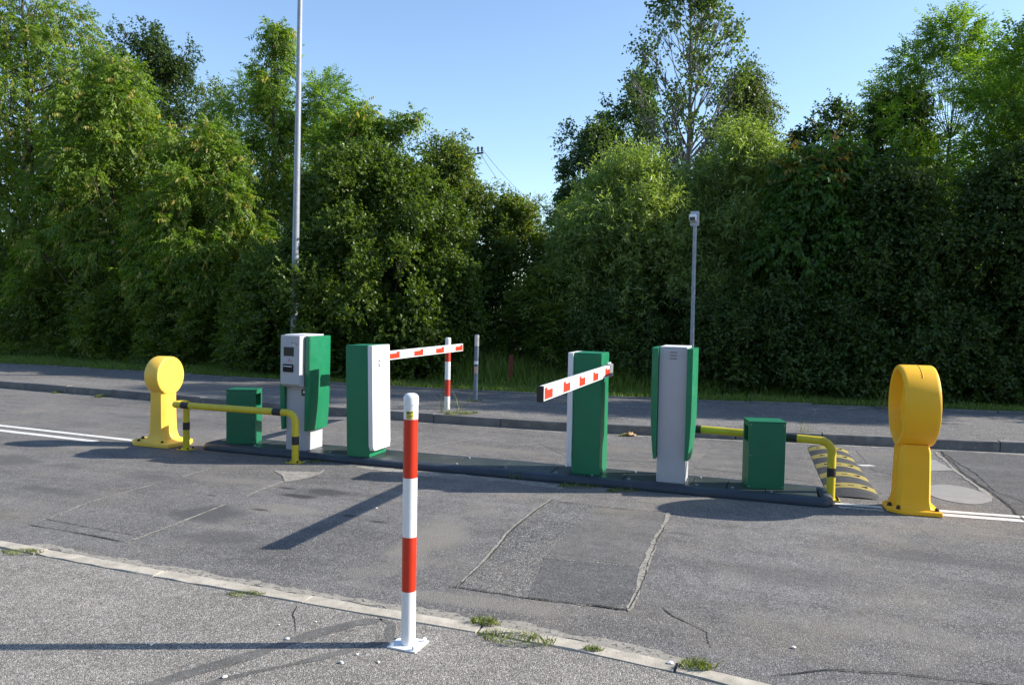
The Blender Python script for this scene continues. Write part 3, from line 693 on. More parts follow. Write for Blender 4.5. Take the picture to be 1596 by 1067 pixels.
# ------------------------------------------------------------------ litter bins
def make_bin(label, loc, rz):
    t = thing('litter_bin', label, 'litter bin', loc, rz, 'green litter bins on the traffic island')
    bd = MB().box(-.155,.155,-.12,.12,.0,.575)
    # hollow behind the opening: the +X end wall is built round it
    bd = MB(); w = .155; d = .12; h = .575; t0, t1 = .40, .535; q = .085
    bd.add([(-w,-d,0),(w,-d,0),(w,d,0),(-w,d,0),(-w,-d,h),(w,-d,h),(w,d,h),(-w,d,h),
            (w,-q,t0),(w,q,t0),(w,q,t1),(w,-q,t1),(w-.10,-q,t0),(w-.10,q,t0),(w-.10,q,t1),(w-.10,-q,t1)],
           [(3,2,1,0),(4,5,6,7),(0,1,5,4),(2,3,7,6),(3,0,4,7),(1,2,9,8),(2,6,10,9),(6,5,11,10),(5,1,8,11),
            (8,9,13,12),(9,10,14,13),(10,11,15,14),(11,8,12,15),(12,13,14,15)])
    bo = bd.build('body', M['green_bin'], t, bevel=.003)
    MB().box(w-.098,w-.096,-q+.004,q-.004,t0+.004,t1-.004).build('opening', M['slot'], t)
    MB().box(-w-.003,w+.003,-d-.003,d+.003,h,h+.010).build('lid', M['green_bin'], t, bevel=.002)
    for s in (-1, 1):
        for x, z in ((-.14,.555),(.14,.555),(-.14,.02),(.14,.02),(.14,.29)):
            MB().lathe([(0,-.004*s),(.006,-.004*s),(.006,.002*s),(0,.002*s)], 8, 'y', (x, s*d, z)).build('rivet', M['steel'], bo)
    return t
n1 = make_bin('green metal litter bin behind the yellow rail beside the grey ticket machine', (-3.16,.235,ISZ), R(19))
n2 = copy_tree(n1); n2.location = (2.255,.275,ISZ); n2.rotation_euler = (0,0,R(194))
n2['label'] = 'green metal litter bin at the end of the island near the speed hump'

# ------------------------------------------------------------------ guard rails
def base_plate(root, x, y, r=.075, n=4):
    pl = MB().box(x-r,x+r,y-r*.8,y+r*.8,.002,.012).build('base_plate', M['rail'], root, bevel=.002)
    for a in (-1,1):
        for b in (-1,1):
            MB().lathe([(0,0),(.012,0),(.012,.012),(.006,.020),(0,.020)], 6, at=(x+a*r*.72,y+b*r*.55,.012)).build('bolt', M['bolt'], pl)
def band(root, path, r=.0365):
    MB().tube(path, r, 20, caps=False).build('black_band', M['black'], root, smooth=60)
rl = thing('guard_rail', 'yellow tubular guard rail with black bands in front of the litter bin and ticket machine', 'guard rail', (0,0,0), 0, 'yellow guard rails')
zt = .50; yb = -.215; rb = .10
path = [(-2.2,yb,.01),(-2.2,yb,.2),(-2.2,yb,zt-rb)] + arc((-2.2-rb,yb,zt-rb), rb, 0, 90, 8)[1:] + [(-2.7,yb,zt),(-3.2,yb,zt),(-3.66,yb,zt)]
path += arc((-3.66,yb+.062,zt), .062, 270, 90, 12, 'xy')[1:] + [(-3.64,yb+.124,zt)]
MB().tube(path, .035, 20).build('rail', M['rail'], rl, smooth=60)
MB().tube([(-3.655,yb+.124,.01),(-3.655,yb+.124,.25),(-3.655,yb+.124,zt-.02)], .034, 20).build('leg', M['rail'], rl, smooth=60)
band(rl, [(-2.2,yb,.185),(-2.2,yb,.27)]); band(rl, [(-3.655,yb+.124,.22),(-3.655,yb+.124,.30)])
band(rl, [(-2.36,yb,zt),(-2.46,yb,zt)]); band(rl, [(-3.50,yb,zt),(-3.60,yb,zt)])
base_plate(rl, -2.2, yb); base_plate(rl, -3.655, yb+.124)
rr_ = thing('guard_rail', 'yellow tubular guard rail with black bands behind the litter bin by the speed hump', 'guard rail', (0,0,0), 0, 'yellow guard rails')
zt = .505; yb = .475; xe = 2.81
path = [(1.43,yb,.01),(1.43,yb,zt-rb)] + arc((1.43+rb,yb,zt-rb), rb, 180, 90, 8)[1:] + [(1.8,yb,zt),(2.2,yb,zt),(xe-rb,yb-.03,zt)] 
path += [(p[0], yb-.03-.17*k/8, p[2]) for k, p in enumerate(arc((xe-rb,yb-.03,zt-rb), rb, 90, 0, 8))][1:] + [(xe,.27,.25),(xe,.265,.01)]
path = [(1.43,yb,.01),(1.43,yb,zt-rb)] + arc((1.43+rb,yb,zt-rb), rb, 180, 90, 8)[1:] + [(1.8,yb-.02,zt),(2.2,yb-.09,zt)] + [(xe-rb-.12,.30,zt)]
path += [(p[0], .275, p[2]) for p in arc((xe-rb,.275,zt-rb), rb, 90, 0, 8)] + [(xe,.27,.25),(xe,.265,.01)]
MB().tube(path, .035, 20).build('rail', M['rail'], rr_, smooth=60)
band(rr_, [(xe,.2707,.20),(xe,.27,.28)])
band(rr_, [(2.43,.3349,zt),(2.53,.3131,zt)]); band(rr_, [(1.60,yb-.0052,zt),(1.70,yb-.0126,zt)])
base_plate(rr_, xe, .265); base_plate(rr_, 1.43, yb)

# ------------------------------------------------------------------ yellow guide posts
def bolts(root, pts, z, r=.016):
    for x, y in pts:
        MB().lathe([(0,-.002),(r*1.3,-.002),(r*1.3,.004),(r,.006),(r,.020),(r*.6,.026),(0,.026)], 8, at=(x,y,z)).build('bolt', M['bolt'], root, smooth=40)
yr = thing('guide_post', 'tall yellow plastic guide post with a hollow round head near the speed hump', 'guide post', (3.405,.16,0), R(4), 'yellow guide posts at the island ends')
D = .325; hz = 1.186-D
prof = [(0.0, -0.026), (0.255, -0.03), (0.274, -0.04), (0.283, -0.07), (0.287, -0.124), (0.291, -0.13), (0.308, -0.131), (0.319, -0.127), (0.3255, -0.116), (0.327, -0.102), (0.3275, 0), (0.327, 0.102), (0.3255, 0.116), (0.319, 0.127), (0.308, 0.131), (0.291, 0.13), (0.287, 0.124), (0.283, 0.07), (0.274, 0.04), (0.255, 0.03), (0.0, 0.026)]
MB().lathe(prof, 64, 'x', (0,0,hz)).build('head', M['yellow'], yr, smooth=32)
MB().tube([(.01,-.3275*math.sin(R(a)),hz+.3275*math.cos(R(a))) for a in range(-30,45,3)], .0032, 8).build('mould_seam', M['yellow'], yr, smooth=60)
secs = []
for z, wx, wy in ((.038,.150,.168),(.06,.132,.158),(.12,.120,.154),(.35,.116,.150),(.50,.112,.146),(.56,.096,.142)):
    secs.append([(x,y,z) for x,y in ((-wx*.80,-wy),(wx*.86,-wy),(wx,-wy*.82),(wx,-wy*.45),(wx*.86,-wy*.38),(wx*.86,wy*.38),(wx,wy*.45),(wx,wy*.82),(wx*.86,wy),(-wx*.80,wy),(-wx,wy*.78),(-wx,wy*.45),(-wx*.82,wy*.36),(-wx*.82,-wy*.36),(-wx,-wy*.45),(-wx,-wy*.78))])
MB().loft(secs).build('neck', M['yellow'], yr, smooth=25, bevel=0)
pb = MB().loft([[(x,y,z) for x,y in ((-.19*k,-.10*k),(-.10*k,-.185*k),(.20*k,-.185*k),(.20*k,.185*k),(-.10*k,.185*k),(-.19*k,.10*k))] for z, k in ((.003,1.0),(.034,1.0),(.042,.94))]).build('base_plate', M['yellow'], yr, bevel=.004)
bolts(yr, [(-.165,-.06),(-.115,-.150),(.165,-.150),(.165,.150),(-.115,.150)], .042)

yl = thing('guide_post', 'small yellow plastic guide post with a flat round head by the double white line', 'guide post', (-4.10,.07,0), R(2), 'yellow guide posts at the island ends')
D = .212; hz = .985-D
prof = [(0,-.088),(.198,-.088),(.2085,-.082),(.2125,-.070),(.2125,0),(.2125,.078),(.2085,.090),(.200,.0955),(.0,.0955)]
MB().lathe(prof, 64, 'x', (0,0,hz)).build('head', M['yellow2'], yl, smooth=22)
secs = []
for z, ex, ey, dx in ((.048,.20,.20,0),(.058,.165,.175,0),(.075,.130,.148,0),(.105,.108,.132,0),(.15,.098,.124,0),(.30,.092,.120,0),(.66,.088,.118,0)):
    c = .03 if z > .1 else .05
    secs.append([(x,y,z) for x,y in ((-ex+c*.4,-ey),(ex-c,-ey),(ex,-ey+c*1.5),(ex,ey-c*1.5),(ex-c,ey),(-ex+c*.4,ey),(-ex,ey-c*.4),(-ex,-ey+c*.4))])
MB().loft(secs).build('neck', M['yellow2'], yl, smooth=25)
# framed recess on the chamfered near corner
def frame_on_corner(root, s):
    ang = math.atan2(.045, .03); mbf = MB()
    cx, cy = .082, s*.0985
    for z0_, z1_, o0, o1 in ((.18,.19,-.026,.026),(.61,.62,-.026,.026),(.19,.61,-.026,-.019),(.19,.61,.019,.026)):
        pts = []
        for o_ in (o0, o1):
            for t_ in (0., .006):
                x = cx - math.sin(R(34))*o_*1.0 + math.cos(R(34))*t_; y = cy + s*(-0.0 + math.cos(R(34))*(-o_)*-1*-1 + math.sin(R(34))*t_)
                pts.append((x, y))
        mbf.add([(pts[0][0],pts[0][1],z0_),(pts[1][0],pts[1][1],z0_),(pts[3][0],pts[3][1],z0_),(pts[2][0],pts[2][1],z0_),
                 (pts[0][0],pts[0][1],z1_),(pts[1][0],pts[1][1],z1_),(pts[3][0],pts[3][1],z1_),(pts[2][0],pts[2][1],z1_)],
                [(3,2,1,0),(4,5,6,7),(0,1,5,4),(1,2,6,5),(2,3,7,6),(3,0,4,7)])
    mbf.build('recess_frame', M['yellow2'], root)
frame_on_corner(yl, -1)
pb = MB().loft([[(x,y,z) for x,y in ((-.36*k,-.09*k),(-.24*k,-.20*k),(.22*k,-.215*k),(.24*k,-.06*k),(.27*k,.10*k),(.20*k,.225*k),(-.22*k,.22*k),(-.36*k,.09*k))] for z, k in ((.003,1.0),(.036,1.0),(.048,.94))]).build('base_plate', M['yellow2'], yl, bevel=.004)
bolts(yl, [(-.29,0),(.12,-.17),(.20,.15),(-.20,.17),(-.2,-.16)], .046)

# ------------------------------------------------------------------ bollards and posts
bo = thing('bollard', 'freshly painted red and white bollard standing alone on the near pavement', 'bollard', (.745,-3.622,.006), R(-3))
r = .0335
for a, b, m in ((.009,.262,'bwhite'),(.2622,.518,'bred'),(.5182,.795,'bwhite'),(.7952,1.068,'bred'),(1.0682,1.135,'bwhite')):
    MB().lathe([(0,a),(r,a),(r,b),(0,b)], 36).build('band', M[m], bo, smooth=40)
MB().lathe([(0,1.1352),(r,1.1352),(r+.002,1.1354),(r+.002,1.165),(r-.001,1.176),(r-.008,1.184),(r-.018,1.187),(0,1.188)], 36).build('cap', M['bwhite'], bo, smooth=50)
MB().box(-.075,.075,-.068,.068,.0,.0088).build('base_plate', M['bwhite'], bo, bevel=.0015)
for x in (-.058,.058):
    for y in (-.052,.052):
        MB().lathe([(0,0),(.010,0),(.010,.010),(.006,.017),(0,.018)], 8, at=(x,y,.0088)).build('bolt', M['bwhite'], bo, smooth=40)
# yellow maker's label wrapped on the tube, with dark printed rows too small to read
def wrap(root, name, mat, a0, a1, z0_, z1_, rad, base=.0):
    vs = []; fs = []; n = 8
    for i in range(n+1):
        a = R(a0+(a1-a0)*i/n)
        for q in (z0_, z1_):
            vs.append((rad*math.cos(a), rad*math.sin(a), q)); vs.append(((rad+.0012)*math.cos(a), (rad+.0012)*math.sin(a), q))
    for i in range(n):
        k = 4*i; fs += [(k+1,k+5,k+7,k+3),(k,k+2,k+6,k+4),(k,k+4,k+5,k+1),(k+2,k+3,k+7,k+6)]
    fs += [(0,1,3,2),(4*n,4*n+2,4*n+3,4*n+1)]
    return MB().add(vs, fs).build(name, mat, root)
lb = wrap(bo, 'label_sticker', M['label'], 262, 318, 1.072, 1.108, r+.0003)
for a0, a1, z0_, z1_ in ((264,272,1.098,1.104),(274,281,1.097,1.105),(283,289,1.098,1.104),(292,302,1.099,1.104),(306,315,1.101,1.105),(264,296,1.0925,1.0945),(266,316,1.086,1.0874),(266,306,1.082,1.0832),(270,300,1.0742,1.0766)):
    wrap(lb, 'print_mark', M['black'], a0, a1, z0_, z1_, r+.0017)

fb = thing('bollard', 'red and white bollard on the far pavement behind the barrier arm', 'bollard', (-2.106,3.36,.12))
r = .040
for a, b, m in ((0,.19,'bwhite'),(.1902,.43,'oldred'),(.4302,.685,'bwhite'),(.6852,.87,'oldred'),(.8702,1.0,'bwhite')):
    MB().lathe([(0,a),(r,a),(r,b),(0,b)], 24).build('band', M[m], fb, smooth=40)
MB().lathe([(0,1.0002),(r+.001,1.0002),(r+.001,1.015),(r-.008,1.026),(0,1.028)], 24).build('cap', M['bwhite'], fb, smooth=40)

gp = thing('post', 'weathered grey post with torn stickers standing on the far pavement', 'post', (-2.13,4.52,.12), 0, None, 0, R(.6))
r = .033
MB().lathe([(0,0),(r,0),(r,1.03),(r*.7,1.038),(0,1.04)], 20).build('tube', M['post'], gp, smooth=40)
wrap(gp, 'sticker', M['sticker'], 190, 370, .86, 1.03, r+.0005); wrap(gp, 'sticker', M['bwhite'], 200, 350, .575, .625, r+.0005); wrap(gp, 'sticker', M['pink'], 230, 330, .43, .54, r+.0005)
wrap(gp, 'sticker', M['black'], 240, 320, .545, .565, r+.0005)

rp = thing('stake', 'short rusty red stake leaning in the grass at the foot of the bushes', 'stake', (-2.455,7.12,.12), R(15), None, R(2), R(2.5))
MB().box(-.030,.030,-.006,.006,-.05,.57).build('web', M['rust'], rp); MB().box(-.036,-.0302,-.03,.03,-.05,.568).build('flange', M['rust'], rp); MB().box(.0302,.036,-.03,.03,-.05,.568).build('flange', M['rust'], rp)

# CCTV mast
cp = thing('camera_mast', 'slim grey mast topped by a white surveillance camera box', 'camera mast', (1.0,6.3,.12), 0, None, 0, R(-.15))
MB().tube([(0,0,0),(0,0,1.5),(0,0,2.86)], [.036,.034,.032], 16).build('pole', M['steel'], cp, smooth=60)
MB().lathe([(0,0),(.09,0),(.09,.012),(0,.012)], 20).build('base_plate', M['steel'], cp)
bx = MB().box(-.080,.060,.0,.07,2.861,3.10).build('mounting_box', M['grey'], cp, bevel=.006)
cm = MB().box(-.080,.030,-.20,-.001,2.925,3.03).build('camera_housing', M['bwhite'], cp, bevel=.014, seg=3)
MB().box(-.070,.020,-.206,-.2005,2.930,2.985).build('lens_window', M['dark'], cm, bevel=.004)

# street lamp whose head is above the picture
lp = thing('street_lamp', 'tall galvanised lamp post rising behind the left ticket machine through the dark bush', 'street lamp', (-6.66,6.25,.12), 0, None, 0, R(.85))
MB().tube([(0,0,-.05),(0,0,1.5),(0,0,4),(0,0,8.8)], [.078,.072,.060,.040], 18).build('pole', M['steel'], lp, smooth=60)
MB().tube([(0,0,8.79),(.02,-.15,9.0),(.06,-.5,9.12),(.12,-1.0,9.15)], .030, 12).build('arm', M['steel'], lp, smooth=60)
MB().box(.02,.26,-1.55,-1.0,9.09,9.20).build('lamp_head', M['grey'], lp, bevel=.03)

# road sign at the left edge
rs = thing('road_sign', 'round blue road sign with white rim at the extreme left', 'road sign', (-11.03,3.34,.12), R(19))
MB().tube([(0,0.0,0),(0,0.0,5.45)], .032, 14).build('pole', M['steel'], rs, smooth=60)
dsc = MB().lathe([(0,-.05),(.245,-.05),(.25,-.046),(.25,-.036),(0,-.034)], 40, 'y', (0,0,5.19)).build('disc', M['bwhite'], rs, smooth=40)
MB().lathe([(0,-.054),(.222,-.054),(.222,-.0502),(0,-.0502)], 40, 'y', (0,0,5.19)).build('blue_field', M['cyan'], dsc)

# ------------------------------------------------------------------ power line far behind
up = thing('utility_pole', 'wooden utility pole with crossarm and two insulators above the tree tops', 'utility pole', (-13.0,30.14,.1), R(18))
MB().tube([(-.1,.06,-.1),(-.1,.06,9.0)], [.15,.10], 10).build('pole', M['wood'], up, smooth=60)
MB().tube([(-.55,-.06,9.0),(.30,-.06,9.13),(.98,-.06,9.25)], .045, 8).build('crossarm', M['cable'], up)
MB().tube([(-.06,-.06,8.35),(.62,-.06,9.16)], .028, 6).build('brace', M['cable'], up)
for x in (.70,.90):
    MB().lathe([(0,0),(.03,0),(.03,.08),(.06,.10),(.06,.15),(.035,.17),(.06,.20),(.06,.27),(.03,.31),(0,.32)], 10, at=(x,-.06,9.24)).build('insulator', M['cable'], up)
def wire(label, a, b, sag):
    p = [(a[0]+(b[0]-a[0])*i/14, a[1]+(b[1]-a[1])*i/14, a[2]+(b[2]-a[2])*i/14 - sag*4*(i/14)*(1-i/14)) for i in range(15)]
    tag(MB().tube(p, .012, 5).build('power_line', M['cable']), label, 'power line', 'overhead wires')
wire('upper thin overhead wire running down past the gap in the trees', (-12.15,30.36,9.56), (-23.9,79.3,13.6), .6)
wire('lower thin overhead wire running down past the gap in the trees', (-12.34,30.30,9.54), (-24.2,79.2,12.2), .9)
wire('thin overhead wire running level from the crossarm behind the trees on the left', (-12.34,30.30,9.54), (-40.,24.,10.6), .4)

# ------------------------------------------------------------------ speed hump
sh = thing('speed_hump', 'black and yellow rubber speed hump across the far lane', 'speed hump', (3.03,0,0), R(2))
def hump_seg(y0_, y1_, mat, name, k0=1., k1=1.):
    secs = []
    for y, k in ((y0_,k0),(y1_,k1)):
        pts = []
        for i in range(13):
            a = -1+2*i/12
            pts.append((a*.215*(.72+.28*k), y, .003+(.043*(1-abs(a)**2.2))*k))
        secs.append(pts + [(.215*(.72+.28*k), y, .001),(-.215*(.72+.28*k), y, .001)])
    return MB().loft(secs).build(name, mat, sh, smooth=40, bevel=.003)
hump_seg(.42,.53,M['rubber'],'end_cap',.25,.80); hump_seg(.53,.64,M['rubber'],'end_cap',.80,1.)
y = .645
for i in range(5):
    o = hump_seg(y, y+.215, M['humpy'], 'yellow_segment')
    for j in range(3):
        x = -.13+j*.11
        MB().box(x,x+.05,y+.09,y+.105,.020,.0485-abs(x+.017)*.06).build('reflector', M['rubber'] if j else M['black'], o)
    y += .22
    if i < 4:
        hump_seg(y, y+.285, M['rubber'], 'black_segment'); y += .29
hump_seg(y, y+.08, M['rubber'], 'end_cap', 1., .8); hump_seg(y+.08, y+.2, M['rubber'], 'end_cap', .8, .25)

# ------------------------------------------------------------------ small loose things
def stone(r, seed):
    import bmesh
    bm = bmesh.new(); bmesh.ops.create_icosphere(bm, subdivisions=2, radius=r); rd = random.Random(seed)
    for v in bm.verts:
        v.co *= rd.uniform(.75, 1.2); v.co.z *= .6
    me = bpy.data.meshes.new('stone_chip'); bm.to_mesh(me); bm.free(); me.materials.append(M['chip']); return me
sm = [stone(.010, 1), stone(.008, 2)]
for i, (x, y, s) in enumerate([(.186,-3.774,.9),(.166,-4.193,1.1),(.553,-3.897,.9),(.577,-3.799,.7),(.703,-3.832,.7),(.197,-3.551,.6),(-.36,-4.05,.8),(.05,-3.65,.6)]):
    o = bpy.data.objects.new('stone_chip', sm[i % 2]); COL.objects.link(o); o.location = (x, y, .0075+.004*s); o.rotation_euler = (0,0,i*1.3); o.scale = (s*1.5, s, s)
    tag(o, 'small white stone chip lying loose on the near pavement', 'stone', 'white stone chips on the near pavement')
for i, (x, y, s, lab) in enumerate([(1.93,-3.375,1.2,'white stone chip on the near kerb beside a weed'),(-.60,-1.47,.9,'white stone chip on the road beside the shadow of the barrier arm'),(2.46,-2.98,.9,'white stone chip on the road to the right of the near kerb end')]):
    o = bpy.data.objects.new('stone_chip', sm[i % 2]); COL.objects.link(o); o.location = (x, y, .012 if i == 0 else .006); o.scale = (s*1.3, s, s)
    tag(o, lab, 'stone')
# crumpled scrap by the far kerb
mb = MB(); rd = random.Random(4)
n_ = 7; vs = [(i*.028-.08+rd.uniform(-.006,.006), j*.022-.05+rd.uniform(-.006,.006), .012+rd.uniform(0,.055)*(1-abs(i-3)/4)) for j in range(5) for i in range(n_)]
mb.add(vs, [(j*n_+i, j*n_+i+1, (j+1)*n_+i+1, (j+1)*n_+i) for j in range(4) for i in range(n_-1)])
sc = mb.build('paper_scrap', M['paper']); sc.location = (.60,2.90,.0); tag(sc, 'crumpled tan paper scrap in the gutter behind the barrier', 'litter')
so = sc.modifiers.new('thick', 'SOLIDIFY'); so.thickness = .002

# ------------------------------------------------------------------ weeds and grass
def tuft_mesh(seed, n, h, spread, leafy=0):
    g = np.random.default_rng(seed); a = g.random(n)*6.28; r_ = spread*np.sqrt(g.random(n))
    P = np.stack([np.cos(a)*r_*1.6, np.sin(a)*r_*.7, np.zeros(n)], 1)
    o = blades('weed_tuft', P, h*g.uniform(.4,1.1,n), np.full(n,.0045 if n > 40 else .0028), g.uniform(.3,1.5 if n > 40 else .8,n), np.clip(g.random(n),0,1), M['l_weed'], None, seed)
    return o
T = [tuft_mesh(1, 190, .042, .050), tuft_mesh(2, 330, .032, .12), tuft_mesh(3, 26, .17, .05)]
used = [0,0,0]
WT = [(0,.993,-3.262,1.,'bright green weed tuft on the near kerb just right of the bollard'),
      (1,1.20,-3.38,1.,'low dry grass strip along the near kerb right of the bollard'),
      (0,1.571,-3.365,.6,'small weed tuft on the near kerb below the road patch corner'),
      (0,2.044,-3.375,1.1,'fresh green weed growing where the near kerb ends'),
      (1,-2.10,-3.29,.7,'green weeds along the near kerb at the left edge of the photo'),
      (1,-.36,-3.37,.55,'thin weeds on the near kerb below the barrier arm shadow'),
      (2,.083,-.06,.75,'single upright weed against the island kerb'),
      (1,.70,-.075,1.1,'dark grass tuft against the island kerb in front of the green barrier box'),
      (1,1.10,-.09,.9,'dark grass tuft against the island kerb left of the grey machine back'),
      (1,-2.0,-.06,.7,'dark weeds at the island kerb beside the guard rail leg'),
      (2,-1.98,.62,1.3,'spindly yellow-green weed behind the island between machine and barrier'),
      (1,-1.75,3.02,1.3,'weeds with pale flowers at the foot of the far bollard'),
      (2,-1.92,3.12,2.3,'tall dry grass stalks beside the far bollard'),
      (1,-2.13,4.47,.8,'dark moss tuft around the foot of the grey post'),
      (0,-8.15,3.05,1.3,'weed growing from the far kerb left of the small yellow guide post'),
      (0,-6.6,2.95,1.5,'weed growing from the far kerb nearest to the small yellow guide post'),
      (0,-9.2,3.14,1.1,'weed growing from the far kerb near the left edge of the photo'),
      (2,2.70,3.36,1.0,'thin dry weed on the far kerb above the speed hump'),
      (0,.55,2.86,1.0,'weed in the far gutter near the paper scrap'),
      (2,4.0,6.45,2.6,'bleached dry grass stalks on the verge beside the tall yellow guide post')]
for (k, x, y, s, lab) in WT:
    o = T[k] if not used[k] else T[k].copy()
    if used[k]: COL.objects.link(o)
    used[k] += 1
    z = 0.0 if y > -3.2 else .006
    if -3.45 < y < -3.2: z = .010
    if y > fk(x)+.02: z = .12
    o.location = (x, y, z); o.scale = (s, s, s); o.rotation_euler = (0,0, .12*used[k])
    tag(o, lab, 'weed', 'weed tufts')

g = np.random.default_rng(5); n = 90000
X = g.uniform(-24, 13, n); base = np.array([vk(x) for x in np.linspace(-25,14,400)])
E0 = np.interp(X, np.linspace(-25,14,400), base)
dist = g.random(n)**1.25*3.4; Y = E0+.05+dist
clump = .5+.5*np.sin(X*1.7+np.sin(X*.63)*2.1)*np.cos(Y*1.3+X*.4)
mown = np.clip((dist-np.where(X < -4, 1.7, .9))/.9, 0, 1)
h = (.05+.06*g.random(n))*(1-mown) + mown*(.22+.50*g.random(n)*(.45+.75*clump))
P = np.stack([X, Y, np.full(n,.12)], 1)
tone = np.clip(g.random(n)*.7+.28*clump*g.random(n), 0, 1); tone[g.random(n) < .05] = .95
tag(blades('grass', P, h, .008+.010*g.random(n), g.uniform(.1,.7,n), tone, M['l_grass'], None, 6), 'grass verge in front of the trees', 'grass', kind='stuff')

# ------------------------------------------------------------------ trees
GT = 'trees behind the road'; GS = 'low bushes at the foot of the trees'
#     name, label, u, v, H, R, kind, seed, leaves, options
TREES = [
 ('ash_maple_tree','huge yellow-green ash-leaved maple filling the left edge, topmost of the left trees',-19.6,11.0,11.9,3.9,'negundo',11,62000,dict(prof='ovoid',spires=5,K=46,extra=((1.08,10.0,.28,2.6),(1.67,9.5,.22,3.2),(1.3,9.0,.45,1.5),(1.9,8.5,.4,1.5),(2.3,7.9,.4,1.2),(.4,10.6,.4,2.)))),
 ('ash_maple_tree','yellow-green maple laden with seed bunches right of the huge left-edge maple',-15.0,10.0,8.0,2.5,'negundo',12,40000,dict(prof='ovoid',spires=3,K=30,extra=((-.35,8.3,.22,2.6),(.5,7.6,.3,1.8)))),
 ('ash_maple_tree','bushy yellow-green maple just left of the lamp post and its dark bush',-11.2,9.3,5.7,2.0,'negundo',13,34000,dict(prof='dome',spires=2,K=28)),
 ('ash_maple_tree','slim maple spire standing out above the trees left of the lamp post',-11.65,12.5,9.5,.95,'negundo',14,9000,dict(prof='ovoid',spires=2,zb=2.5,K=16,lobe=.55)),
 ('ash_maple_tree','maple with one long branch reaching out right into the sky beside the lamp post',-8.4,11.5,6.45,1.35,'negundo',15,18000,dict(prof='round',extra=((.3,5.9,.40),(.75,6.0,.34),(1.15,6.12,.28),(1.5,6.25,.22),(1.8,6.38,.16)),zb=.6,K=20)),
 ('oak_tree','dark oak with bare twigs on top rising behind the left maples',-19.6,16.0,11.2,2.9,'dark',16,56000,dict(prof='ovoid',zb=2,K=34,spires=4)),
 ('brown_tree','dull brownish-green tree between the dark oak and the feathery acacia',-15.9,15.0,8.7,1.5,'olive',17,14000,dict(prof='ovoid',zb=1.5)),
 ('acacia_tree','feathery pale acacia left of the lamp post',-13.1,13.5,8.4,2.0,'robinia',18,28000,dict(prof='vase',zb=1.5,spires=3)),
 ('acacia_tree','feathery pale acacia right behind the lamp post',-10.1,13.0,7.9,1.6,'robinia',19,22000,dict(prof='vase',zb=1.2,spires=3)),
 ('field_maple_bush','big dark rounded field maple behind the left ticket machine and lamp post',-6.2,8.5,4.75,2.95,'maple',20,74000,dict(prof='dome',K=54,lobe=.30,zb=.1)),
 ('olive_tree','light olive-green tree in front of the utility pole',-5.15,10.2,5.25,1.2,'olive',21,34000,dict(prof='ovoid',spires=3,zb=.2,K=30)),
 ('olive_tree','low brownish olive tree at the right end of the left tree mass',-3.65,10.6,3.95,1.05,'olive',22,22000,dict(prof='dome',zb=.1)),
 ('far_tree','small green tree far away in the gap between the two tree masses',-11.4,38.0,7.9,2.0,'maple',23,7000,dict(prof='dome')),
 ('far_tree','feathery small tree far away touching the right tree mass in the gap',-9.2,36.0,8.0,1.1,'willow',24,5000,dict(prof='ovoid')),
 ('alder_tree','dark blue-green alder at the left edge of the right tree mass',-2.95,17.0,7.0,2.1,'blue',25,34000,dict(prof='ovoid',zb=.5,spires=2)),
 ('alder_tree','pointed dark alder just left of the tall poplar',-2.05,18.0,8.7,1.5,'blue',26,22000,dict(prof='ovoid',zb=.8,spires=2)),
 ('poplar_tree','tall thin airy poplar with visible trunk, highest tree on the right',-.2,15.0,10.9,1.5,'poplar',27,8200,dict(prof='column',zb=4.0,K=44,lobe=.22,twigs=7,spires=2,limb_up=1.5,trunk=.016)),
 ('birch_tree','drooping birch directly right of the tall poplar',1.25,16.5,8.4,1.5,'birch',28,24000,dict(prof='ovoid',zb=2.0,spires=2)),
 ('birch_tree','lower birch half hidden behind the bright willows',2.3,17.5,6.5,1.1,'birch',29,15000,dict(prof='round',zb=1.)),
 ('willow_tree','bright silvery willow bush left of the camera mast',-.75,10.0,4.6,2.0,'willow',30,60000,dict(prof='dome',K=34,zb=.1,spires=4)),
 ('willow_tree','bright silvery willow bush behind the camera mast, taller of the two',1.45,10.9,5.2,1.75,'willow',31,50000,dict(prof='dome',K=30,zb=.1,spires=4)),
 ('green_bush','mid-green bush filling the gap left of the bright willows',-2.7,12.5,3.9,1.3,'shrub',32,18000,dict(prof='dome',zb=.1)),
 ('lime_tree','broad-leaved young lime with reddish shoot tips right of the camera mast',3.0,9.3,4.55,1.25,'linden',33,17000,dict(prof='dome',zb=.2,K=26,spires=3)),
 ('dark_tree','dark tree showing against the sky behind the young lime',3.7,18.0,7.4,1.7,'dark',34,16000,dict(prof='round',zb=.8)),
 ('dark_tree','dark tree showing against the sky left of the tall feathery acacia',5.1,16.0,7.2,1.7,'dark',35,18000,dict(prof='ovoid',zb=.8,spires=2)),
 ('acacia_tree','tall feathery acacia glowing green above the dark hazels on the right',6.2,15.0,8.7,2.3,'robinia',36,42000,dict(prof='vase',zb=1.5,spires=3,K=30)),
 ('acacia_tree','feathery acacia cut off by the right edge of the photo',7.6,12.0,7.8,1.8,'robinia',37,34000,dict(prof='vase',zb=1.2,spires=3,K=26)),
 ('hazel_bush','dark hazel bush beside the young lime and left of the tall yellow guide post',4.25,9.2,4.2,1.45,'hazel',38,42000,dict(prof='dome',zb=.05,K=34)),
 ('hazel_bush','dark hazel bush behind the tall yellow guide post at the right edge',6.2,9.3,4.25,1.6,'hazel',39,42000,dict(prof='dome',zb=.05,K=34)),
]
for (nm, lab, u, v, H, Rr, kd, sd, nl, op) in TREES:
    tree(nm, lab, nm.split('_')[-1], u, v, H, Rr, kd, sd, nl, group=GT, **op)
